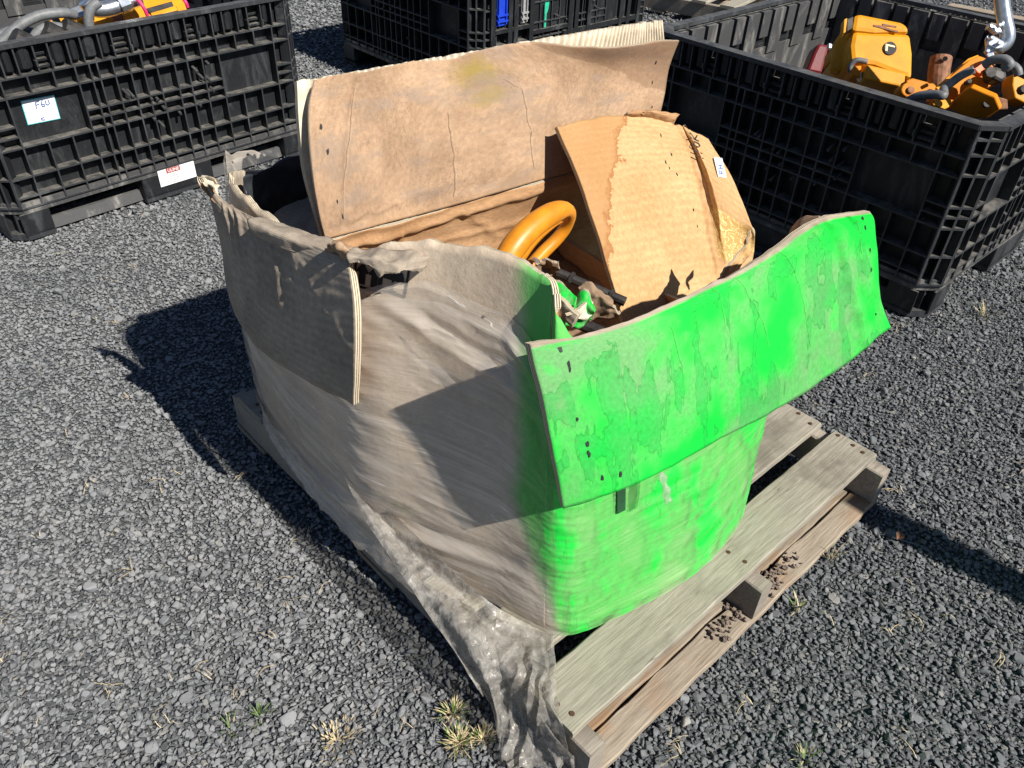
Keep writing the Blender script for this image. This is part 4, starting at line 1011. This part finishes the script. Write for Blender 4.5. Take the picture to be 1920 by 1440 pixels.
# ================================================================== loose carton leaning in the box
tp = at(1045, 235, y=.815); e1 = np.array((-.135, -.34, -.30)); nrm = np.cross(np.array((1., .10, -.03)), e1); nrm = -nrm if nrm[2] < 0 else nrm
q = lambda px, py, lift=0: on(px, py, tp+nrm/np.linalg.norm(nrm)*lift, nrm)
carton = thing('cardboard_carton', 'bright tan water-stained carton leaning inside the big box, handwritten 110K on its side', 'carton', tuple(q(1200, 400)-np.array((0, 0, .1))))
gt = [[q(1172,615), q(1235,600), q(1300,570), q(1352,560), at(1375,550,z=q(1352,560)[2]-.015), at(1400,540,z=q(1352,560)[2]-.05)],
      [q(1140,500), q(1200,490,.006), q(1265,478,.006), q(1332,470), at(1365,480,z=q(1332,470)[2]-.012), at(1414,470,z=q(1332,470)[2]-.045)],
      [q(1105,390), q(1165,378,.008), q(1235,366,.008), q(1312,360), at(1350,385,z=q(1312,360)[2]-.012), at(1410,425,z=q(1312,360)[2]-.05)],
      [q(1072,300), q(1135,290,.008), q(1210,282,.008), q(1292,284), at(1318,298,z=q(1292,284)[2]-.010), at(1372,332,z=q(1292,284)[2]-.045)],
      [q(1044,237), q(1110,222,.004), q(1185,216,.004), q(1268,232), at(1285,238,z=q(1268,232)[2]-.008), at(1328,260,z=q(1268,232)[2]-.035)]]
crs = [(((.60,1.), (.60,.0)), -.007, .010), (((.12,.46), (.5,.47)), .003, .006), (((.5,.47), (.58,.38)), .003, .006), (((.80,.95), (.75,.2)), .003, .008), (((.66,.9), (.70,.45)), -.003, .006)]
ct, Gt, Nt = sheet('panel', gt, [TAN, KRAFT_IN, EDGE], carton, nu=120, nv=80, thick=.009, wr=.003, wscale=8, seed=30, creases=crs, size=(.6, .5), ragged=.008)
staple_marks(Gt, Nt, [(.49,.86), (.50,.72), (.47,.67), (.48,.63), (.50,.60), (.535,.42), (.55,.35)], ct, seed=9, size=.010)
def tf(s, t, rot=0):
    i = int(t*(Gt.shape[0]-1)); j = int(s*(Gt.shape[1]-1)); up = Gt[i+2, j]-Gt[i-2, j]
    m = frame(Gt[i, j], np.cross(up, Nt[i, j]), Nt[i, j]); return m @ Matrix.Rotation(rot, 4, 'Z')
HW = ribbon('handwriting', [[(-.030, -.008), (-.020, .010)], [(-.018, -.008), (-.010, .010)], [(.0, -.008), (-.005, .0), (.001, .010), (.008, .004), (.006, -.006), (.0, -.008)], [(.012, -.008), (.018, .012)], [(.028, .010), (.015, .0), (.026, -.008)]], .0022, tf(.81, .86, R(72)) @ Matrix.Scale(1.25, 4), INK, ct, .0045)
conform(HW, Gt, Nt)
b = MB(); T = tf(.93, .76, R(75)); b.box((-.030, -.012, .002), (.030, .012, .0045), 0, T); lb = b.build('sticker', WHITE, ct)
ribbon('handwriting', [[(-.020, -.007), (-.020, .008), (-.012, .006), (-.013, .0), (-.020, .0)], [(-.004, -.007), (-.004, .008)], [(.006, -.007), (.006, .008)], [(-.004, .0), (.006, .0)]], .0024, T, BLUEINK, lb, .0052)
ge = [[q(1170,218,-.004), q(1215,228,-.012), q(1262,236,-.012)], [q(1180,212,.012), q(1220,212,.020), q(1268,222,.012)], [q(1190,210,.010), q(1225,206,.020), q(1275,214,.012)]]
sheet('folded_top', ge, [KRAFT_IN, TAN, EDGE], carton, nu=30, nv=16, thick=.005, wr=.006, wscale=24, seed=33, ragged=.01)
sheet('torn_edge', [[at(1375,545,z=.50), at(1392,500,z=.53), at(1412,470,z=.56)], [at(1345,525,z=.54), at(1380,490,z=.56), at(1405,430,z=.60)]], [TAN, KRAFT_IN, EDGE], carton, nu=30, nv=14, thick=.005, wr=.012, wscale=30, seed=35, ragged=.012)

# ================================================================== things inside the box
hook = thing('lifting_hook', 'glossy yellow lifting eye rising out of the big cardboard box', 'hook', tuple(at(985,500,y=.55)))
P = [at(925,535,y=.520), at(940,505,y=.525), at(962,465,y=.530), at(995,428,y=.536), at(1032,402,y=.542), at(1058,393,y=.548), at(1068,402,y=.556), at(1062,424,y=.566), at(1044,448,y=.574), at(1016,476,y=.578), at(992,505,y=.578), at(972,540,y=.575)]
P = cr_interp(P, 60); rr = np.interp(np.linspace(0, 1, 60), [0, .2, .38, .48, .6, .75, 1], [.021, .024, .021, .014, .012, .013, .014])
b = MB(); b.tube([tuple(p) for p in P], list(rr), 16, 0); b.build('eye', YELHOOK, hook, smooth=True)
Pg = cr_interp([at(962,492,y=.552), at(995,450,y=.556), at(1030,420,y=.558), at(1050,410,y=.562)], 30)
b = MB(); b.tube([tuple(p) for p in Pg], list(np.linspace(.017, .009, 30)), 10, 0); b.build('web', YELHOOK, hook, smooth=True)
b = MB(); b.tube([at(950,560,y=.54), at(945,590,y=.55), at(940,640,y=.57)], [.020, .030, .030], 14); b.build('shank', YELHOOK, hook, smooth=True)
b = MB(); b.tube([at(1001,486,y=.57), at(1008,490,y=.55)], .005, 8); b.build('pin', STEEL, hook)
# filling
pile = [[(.10,.30,.36), (.3,.27,.38), (.55,.25,.36), (.78,.26,.36)], [(.06,.5,.40), (.3,.5,.42), (.55,.5,.36), (.80,.5,.38)], [(.06,.75,.42), (.3,.75,.40), (.55,.72,.34), (.8,.72,.36)], [(.08,1.05,.45), (.3,1.05,.42), (.55,1.03,.40), (.8,1.0,.38)]]
o, _, _ = sheet('crumpled_cardboard', pile, [SCRAP, SCRAP, EDGE], None, nu=50, nv=50, thick=.006, wr=.05, wscale=7, seed=60)
tag(o, 'crumpled brown cardboard lying deep inside the big box', 'cardboard')
for k, (a, c, r0, lab) in enumerate([(at(1060,470,y=.62), at(1170,500,y=.5), .011, 'dark steel bar beside the yellow lifting eye, nearest the carton'), (at(1040,540,y=.58), at(1180,580,y=.42), .014, 'dark steel bar lowest inside the big box'), (at(900,480,y=.72), at(1010,530,y=.5), .013, 'dark steel bar behind the yellow lifting eye')]):
    a = np.array(a)-(0, 0, .06); c = np.array(c)-(0, 0, .08)
    b = MB(); b.tube([tuple(a+(c-a)*t) for t in np.linspace(-.1, 1.1, 8)], r0, 10); 
    for t in (.15, .85): b.tube([tuple(a+(c-a)*(t-.03)), tuple(a+(c-a)*(t+.03))], r0*1.35, 6)
    tag(b.build('steel_bar', DSTEEL), lab, 'bar', 'steel bars in the box')
o = scrapsheet('cardboard_scrap', [[at(1010,520,z=.60), at(1035,520,z=.60), at(1050,505,z=.62)], [at(1005,500,z=.63), at(1025,490,z=.64), at(1048,492,z=.64)]], [SCRAP, KRAFT_IN, EDGE], 62, .01, parent=None)
tag(o, 'small torn brown scrap right of the yellow lifting eye', 'cardboard')
o = scrapsheet('cardboard_scrap', [[at(880,500,z=.66), at(910,505,z=.66), at(945,500,z=.66)], [at(885,480,z=.66), at(915,482,z=.66), at(945,480,z=.66)]], [KRAFT_IN, SCRAP, EDGE], 64, .01, parent=None)
tag(o, 'torn brown scrap left of the yellow lifting eye', 'cardboard')

# ================================================================== machines in the containers
def slab(name, px, p0, n, depth, mat, parent, bevel=.006, lift=0.):
    """a plate or housing: front outline on the plane (p0, n), real thickness behind it"""
    n = np.asarray(n, float); n = n/np.linalg.norm(n)
    P = [on(x, y, np.asarray(p0)+n*lift, n) for x, y in px]
    b = MB(); k = len(P); b.v = [tuple(p) for p in P]+[tuple(p-n*depth) for p in P]
    c = np.cross(P[1]-P[0], P[2]-P[1]); ccw = c.dot(n) > 0
    a = list(range(k)); a = a if ccw else a[::-1]
    b.face(a); b.face([i+k for i in a[::-1]])
    for i in range(k):
        i0, i1 = a[i], a[(i+1) % k]; b.face((i1, i0, i0+k, i1+k))
    return b.build(name, mat, parent, bevel=bevel)
def circ(cx, cy, r0, n=20, sy=1.): return [(cx+r0*math.cos(2*math.pi*i/n), cy+sy*r0*math.sin(2*math.pi*i/n)) for i in range(n)]
def hose(name, P, r0, mat, parent, n=40):
    b = MB(); b.tube([tuple(p) for p in cr_interp(P, n)], r0, 10); return b.build(name, mat, parent, smooth=True)
nH = np.array((-.50, -.50, .71)); pH = at(1650, 95, x=2.28)
mach = thing('yellow_machine', 'yellow machine housing with round black L badge inside the right container', 'machine', (2.35, .9, .125))
hb = slab('housing', [(1599,57), (1708,62), (1713,100), (1712,147), (1690,141), (1640,122), (1597,116), (1594,85)], pH, nH, .30, YEL, mach, .016)
lid = slab('lid', [(1602,26), (1615,25), (1690,40), (1701,46), (1708,60), (1640,62), (1597,57)], pH, nH, .27, YEL, mach, .014, .006)
slab('shoulder', [(1599,58), (1602,116), (1570,135), (1552,138), (1560,80), (1580,50)], pH, (-.9, -.1, .42), .16, YEL, mach, .014, -.004)
slab('lid_slot', [(1588,36), (1600,30), (1599,52), (1588,58)], pH, nH, .03, DSTEEL, mach, .002, .010)
slab('lid_strip', [(1583,36), (1589,33), (1586,60), (1581,62)], pH, nH, .03, YEL, mach, .002, .012)
badge = slab('badge', circ(1669,90,12.5), pH, nH, .008, INK, mach, .001, .005)
slab('badge_letter', [(1661,82), (1678,86), (1678,89), (1665,86), (1664,96), (1660,95)], pH, nH, .004, m_simple('pale_yellow_print', (.8,.72,.35), .5, bump=.02), badge, 0, .0075)
slab('badge_mark', [(1638,46), (1655,48), (1655,44), (1681,49), (1681,51), (1660,48.5), (1660,51), (1684,58), (1684,61), (1650,52), (1638,49)], pH, nH, .003, RUST, mach, 0, .0085)
slab('terminal_box', [(1626,120), (1699,137), (1697,158), (1686,161), (1622,147)], pH, nH, .12, YEL, mach, .006, .045)
slab('bracket', [(1601,123), (1616,122), (1614,146), (1600,140)], pH, nH, .05, ORG, mach, .004, .02)
slab('bracket_foot', [(1622,148), (1686,162), (1681,178), (1618,158)], pH, (-.6, -.7, -.05), .05, ORG, mach, .003, .03)
hose('cable', [at(1626,116,x=2.22), at(1606,113,x=2.20), at(1595,124,x=2.19), at(1597,136,x=2.19), at(1612,147,x=2.19)], .009, HOSE, mach)
b = MB(); b.tube([at(1610,146,x=2.18), at(1619,143,x=2.18)], .016, 6); b.build('gland', STEEL, mach)
b = MB()
P0 = at(1676, 57, x=2.28)
arm = thing('lever_arm', 'orange steel lever arms with grey hose beside the yellow housing', 'lever', (2.3, .5, .125))
pA = at(1750, 165, x=2.12); nA = np.array((-.55, -.62, .56))
slab('lug', circ(1706,168,16,16,.9), pA, nA, .05, ORG, arm, .004, .02)
slab('pin', circ(1709,168,7,10), pA, nA, .03, RUST, arm, .002, .028)
slab('arm_plate', [(1700,150), (1712,146), (1757,158), (1752,175), (1716,184), (1698,178)], pA, nA, .04, ORG, arm, .004)
slab('arm_plate', [(1752,168), (1818,112), (1836,104), (1852,110), (1872,136), (1866,160), (1800,196), (1776,196)], pA, (-.62, -.55, .55), .03, ORG, arm, .004, -.04)
slab('arm_edge', [(1752,166), (1816,109), (1834,102), (1838,107), (1822,114), (1760,170)], pA, (-.3, -.5, .8), .03, YEL, arm, .003, -.01)
slab('arm_plate', [(1775,202), (1808,170), (1822,163), (1866,182), (1876,205), (1850,222), (1815,222)], pA, (-.86, -.2, -.1), .03, ORG, arm, .004, .0)
slab('arm_edge', [(1806,172), (1822,162), (1868,181), (1864,187), (1822,169)], pA, (-.2, -.45, .86), .03, YEL, arm, .003, .012)
slab('arm_block', [(1750,186), (1784,186), (1785,198), (1772,204), (1750,196)], pA, (-.3, -.6, .74), .04, YEL, arm, .003, .02)
slab('end_bracket', [(1900,138), (1925,150), (1925,195), (1903,184), (1898,160)], pA, (-.6, -.6, .5), .06, YEL, arm, .004, .03)
for (cx, cy, rr_) in ((1851,194,8), (1858,135,11), (1818,152,5), (1922,166,9)): slab('bolt', circ(cx,cy,rr_,8), pA, (-.7, -.5, .5), .03, DSTEEL, arm, .002, .045)
slab('roller', [(1864,122), (1888,130), (1890,148), (1878,155), (1860,146)], pA, (-.6, -.6, .5), .06, DSTEEL, arm, .01, .04)
slab('strap', [(1868,180), (1890,186), (1891,205), (1874,206), (1866,196)], pA, (-.7, -.6, .4), .04, RUST, arm, .004, .04)
hose('hose', [at(1700,190,x=2.02), at(1722,180,x=2.02), at(1752,177,x=2.02), at(1768,179,x=2.02), at(1769,170,x=2.05), at(1772,165,x=2.08), at(1800,143,x=2.10), at(1826,130,x=2.12)], .013, HOSE, arm, 60)
hose('hose', [at(1845,122,x=2.10), at(1860,113,x=2.10), at(1882,111,x=2.10), at(1893,120,x=2.10), at(1885,128,x=2.1)], .013, HOSE, arm)
hose('hose', [at(1880,128,x=2.14), at(1895,122,x=2.14), at(1907,130,x=2.14), at(1910,142,x=2.14)], .012, HOSE, arm)
slab('clip', [(1828,118), (1842,113), (1846,128), (1844,142), (1832,136), (1826,128)], pA, (-.6, -.6, .5), .03, ORGCLIP, arm, .003, .05)
post = thing('rusty_post', 'rusty brown round post with a small hole behind the lever arms', 'post', tuple(at(1757,140,x=2.5)))
b = MB(); b.tube([tuple(p) for p in cr_interp([at(1758,190,x=2.48), at(1760,140,x=2.5), at(1764,113,x=2.52), at(1765,107,x=2.525)], 10)], [.036]*9+[.030], 16); b.build('shaft', RUST, post, smooth=False)
b = MB(); b.tube([at(1772,110,x=2.482), at(1772.5,110,x=2.488)], .008, 10); b.build('hole', INK, post)
pipe = thing('galvanised_pipe', 'bent galvanised pipe with clamp rising at the right edge', 'pipe', tuple(at(1880,60,x=2.2)))
b = MB(); b.tube([tuple(p) for p in cr_interp([at(1874,-60,x=2.2), at(1878,0,x=2.2), at(1883,34,x=2.2), at(1889,64,x=2.2), at(1885,80,x=2.195), at(1871,88,x=2.18), at(1857,80,x=2.17)], 40)], .021, 14); b.build('tube', STEEL, pipe, smooth=True)
slab('clamp', [(1853,70), (1862,66), (1884,78), (1880,90), (1868,92), (1852,84)], at(1865,80,x=2.15), (-.7,-.5,.5), .02, STEEL, pipe, .003)
slab('bracket', [(1848,74), (1852,66), (1868,112), (1866,124), (1850,104)], at(1865,90,x=2.16), (-.7,-.6,.4), .008, STEEL, pipe, .002)
slab('clamp', [(1856,42), (1878,52), (1880,60), (1870,62), (1855,50)], at(1865,50,x=2.17), (-.6,-.5,.6), .02, STEEL, pipe, .003)
for cx, cy in ((1861,70), (1875,80), (1853,95), (1876,46)): slab('bolt', circ(cx,cy,4,6), at(1865,80,x=2.13), (-.7,-.5,.5), .02, STEEL, pipe, .001)
can = thing('red_canister', 'dark red plastic canister behind the yellow machine', 'canister', tuple(at(1535,110,x=2.7)))
slab('body', [(1535,80), (1556,84), (1552,100), (1541,140), (1512,134), (1526,98)], at(1535,110,x=2.65), (-.6,-.6,.5), .10, RED, can, .012)
slab('buckle', [(1554,80), (1561,82), (1560,92), (1553,90)], at(1555,85,x=2.60), (-.6,-.6,.5), .02, STEEL, can, .003)

nB = np.array((-.15, -.62, .77)); pB = at(230, 30, y=2.78)
m2 = thing('yellow_machine', 'yellow machine under grey hoses inside the left container', 'machine', (.5, 2.8, .125))
slab('housing', [(58,58), (66,48), (135,20), (180,6), (215,14), (280,30), (285,50), (170,90), (90,110)], pB, nB, .30, YEL, m2, .008)
slab('housing', [(215,8), (255,-2), (330,-18), (345,-8), (350,14), (352,40), (260,60), (215,40)], pB, nB, .26, YEL, m2, .008, .02)
slab('dark_slot', [(272,16), (322,2), (326,12), (284,26)], pB, nB, .04, DSTEEL, m2, .002, .030)
slab('cover_strip', [(282,24), (330,10), (334,18), (286,32)], pB, nB, .03, YEL, m2, .003, .045)
slab('dark_recess', [(208,26), (226,20), (232,34), (214,40)], pB, nB, .04, RUST, m2, .002, .030)
slab('gusset', [(128,16), (160,4), (176,20), (142,36)], pB, nB, .05, STEEL, m2, .004, .05)
hose('elbow', [at(160,2,y=2.70), at(168,12,y=2.70), at(182,18,y=2.70), at(205,16,y=2.70), at(228,8,y=2.70), at(262,-4,y=2.70)], .026, STEEL, m2)
b = MB(); b.tube([at(222,10,y=2.695), at(240,3,y=2.695)], .031, 12); b.build('collar', STEEL, m2)
hose('hose', [at(-12,95,y=2.64), at(14,68,y=2.64), at(46,42,y=2.64), at(80,28,y=2.64), at(118,24,y=2.64), at(140,28,y=2.66)], .016, HOSE, m2)
hose('hose', [at(-15,84,y=2.70), at(8,64,y=2.70), at(35,58,y=2.70), at(62,62,y=2.70)], .017, HOSE, m2)
hose('hose', [at(54,90,y=2.62), at(70,62,y=2.62), at(92,50,y=2.62), at(118,52,y=2.62)], .015, HOSE, m2)
hose('hose', [at(168,60,y=2.62), at(166,32,y=2.62), at(172,14,y=2.62), at(185,4,y=2.62)], .016, HOSE, m2)
hose('hose', [at(98,28,y=2.68), at(108,42,y=2.66), at(116,60,y=2.64)], .011, HOSE, m2)
for (x0, y0, x1, y1) in ((24,68,50,84), (82,54,112,72), (118,50,150,66)):
    b = MB(); b.tube([at(x0,y0,y=2.60), at(x1,y1,y=2.60)], [.030,.036], 12); b.build('fitting', DSTEEL, m2)
for (x0, y0, x1, y1) in ((256,-4,277,30), (340,-6,352,14)):
    hose('tie', [at(x0,y0,y=2.66), at((x0+x1)/2+2,(y0+y1)/2,y=2.64), at(x1,y1,y=2.64)], .006, PINK, m2)

# ================================================================== background timber
def small_pallet(label, loc, rz, n=6, layers=1):
    t = thing('wooden_pallet', label, 'pallet', loc, rz, 'pallets at the back of the yard'); LOCAL.add(t.name)
    for i in range(n):
        b = MB(); y = -.5+i*1.0/(n-1); plank(b, -.6, .6, y-.05, y+.05, .11, .128, seed=i+loc[0]*9, n=14); b.build('deck_board', WOOD, t)
    for y in (-.48, .0, .48):
        b = MB(); plank(b, -.58, .58, y-.045, y+.045, 0, .016, seed=y+3, n=14); b.build('bottom_board', WOOD_B, t)
    for x in (-.55, 0, .55):
        b = MB(); plank(b, -.55, .55, x-.02, x+.02, .017, .1095, seed=x+8, n=14, axis='y'); b.build('stringer', WOOD_D, t)
    return t
small_pallet('wooden pallet lying behind the gap between the two back containers', (4.75, 3.35, 0), R(12))
for k, (px, py, rz, L, lab) in enumerate([(1312, 22, .3, .35, 'short pale wood offcut on the gravel by the back pallet'), (1362, 8, -.5, .6, 'long pale plank on the gravel behind the containers'), (1872, 34, R(95), .7, 'weathered plank at the top right, farther of two'), (1898, 58, R(98), .8, 'weathered plank at the top right, nearer of two')]):
    p = at(px, py, z=.0); b = MB(); plank(b, -L/2, L/2, -.05, .05, 0, .03, seed=k+70, n=14); o = b.build('plank', WOOD_B); o.location = (p[0], p[1], 0); o.rotation_euler = (0, 0, rz); tag(o, lab, 'plank')

# ================================================================== small growth and litter on the gravel
def blades(name, c, n, h, spread, mat, seed, flat=.35, w=.0011):
    r_ = random.Random(seed); b = MB()
    for _ in range(n):
        a = r_.uniform(0, 6.283); d = r_.uniform(0, spread)*.5; x, y = c[0]+math.cos(a)*d, c[1]+math.sin(a)*d
        L = h*r_.uniform(.5, 1.1); lean = r_.uniform(.2, 1.2)*(1 if r_.random() < .7 else 1.6); dx, dy = math.cos(a), math.sin(a); sx, sy = -dy*w*r_.uniform(.6, 1.3), dx*w
        k = len(b.v); 
        for q, ww in ((0, 1), (.35, 1), (.7, .75), (1, .1)):
            hz = L*math.sin(min(1.5, q*1.2))*math.cos(lean*.8); ou = L*q*math.sin(lean*(.6+.5*q))
            for sg in (-1, 1): b.v.append((x+dx*ou+sx*sg*ww, y+dy*ou+sy*sg*ww, -.006+hz))
        for q in range(3): b.face((k+2*q, k+2*q+1, k+2*q+3, k+2*q+2), 0 if r_.random() < flat else 1)
    return b.build(name, mat)
for px, py, n, h, sp, fl_, lab in [(862,1390,120,.026,.045,.6,'largest dry grass tuft left of the crumpled film'), (905,1382,60,.022,.03,.75,'small dry grass tuft touching the crumpled film'), (850,1335,60,.028,.03,.6,'sparse grass tuft just above the largest dry tuft'),
                               (630,1385,110,.012,.09,.97,'flat mat of dry straw at the bottom edge'), (430,1362,16,.026,.03,.1,'small green weed among the stones at lower left'), (485,1340,14,.025,.02,.1,'tiny green weed right of the lower left weed'),
                               (1500,1135,18,.035,.03,.5,'thin grass sprig right of the pallet soil'), (1560,1045,16,.045,.03,.8,'dry grass sprig near the shadow beside the pallet'), (1510,1420,22,.030,.03,.3,'low green sprig at the bottom right'), (1845,590,20,.05,.05,.7,'dry sprig by the corner of the right container')]:
    p = at(px, py, z=0.); tag(blades('grass_tuft', p, n, h, sp, [BLADE_DRY, BLADE], int(px), fl_), lab, 'grass', 'weeds growing in the gravel')
b = MB(); r_ = random.Random(77)
def straw(x, y, L, a, z=.004):
    k = len(b.v); w = r_.uniform(.0004, .0009); n = 4; bend = r_.gauss(0, .45)
    for i in range(n+1):
        t = i/n; aa = a+bend*t; 
        xx = x+L*t*math.cos(a+bend*t*.5); yy = y+L*t*math.sin(a+bend*t*.5); zz = z+.010*math.sin(math.pi*t)*r_.uniform(.3, 1)
        for sg in (-1, 1): b.v.append((xx-math.sin(aa)*w*sg, yy+math.cos(aa)*w*sg, zz))
    for i in range(n): b.face((k+2*i, k+2*i+1, k+2*i+3, k+2*i+2))
for _ in range(170):
    d = r_.uniform(.5, 3.0)**1.; a = R(r_.uniform(-5, 92)); x, y = CAM[0]+d*math.sin(a), CAM[1]+d*math.cos(a)
    if -.05 < x < 1.05 and -.06 < y < 1.2: continue
    if r_.random() < (.45 if x > .9 else 0): continue
    m = r_.choice((1, 1, 2, 3, 4)); a0 = r_.uniform(0, 6.28)
    for _ in range(m): straw(x+r_.gauss(0, .006), y+r_.gauss(0, .006), r_.uniform(.012, .042), a0+r_.gauss(0, .9))
tag(b.build('straw_litter', BLADE_DRY), 'thin dry straw scattered over the gravel', 'straw', kind='stuff')
b = MB(); p = at(1680, 1015, z=.0)
b.v = [tuple(p+np.array(q)) for q in ((0,0,.006), (.012,.010,.014), (.030,.004,.008), (.014,-.010,.010), (.015,0,.004))]; b.face((0,4,1)); b.face((1,4,2)); b.face((2,4,3)); b.face((3,4,0))
tag(b.build('dead_leaf', RUST), 'small brown dead leaf below the narrow shadow band', 'leaf')
# post standing just outside the picture whose shadow crosses the gravel to the pallet
h_ = 1.55; k_ = h_/SUN.z; tipx, tipy = .972, .0
pst = thing('sign_post', 'grey steel post just right of the picture, throwing the narrow shadow band', 'post', (tipx+SUN.x*k_, tipy+SUN.y*k_, 0))
LOCAL.add(pst.name)
b = MB(); b.box((-.045, -.03, 0), (.045, .03, h_)); b.build('shaft', STEEL, pst, bevel=.004)
b = MB(); b.box((-.09, -.09, -.004), (.09, .09, .012)); b.build('base_plate', STEEL, pst, bevel=.003)
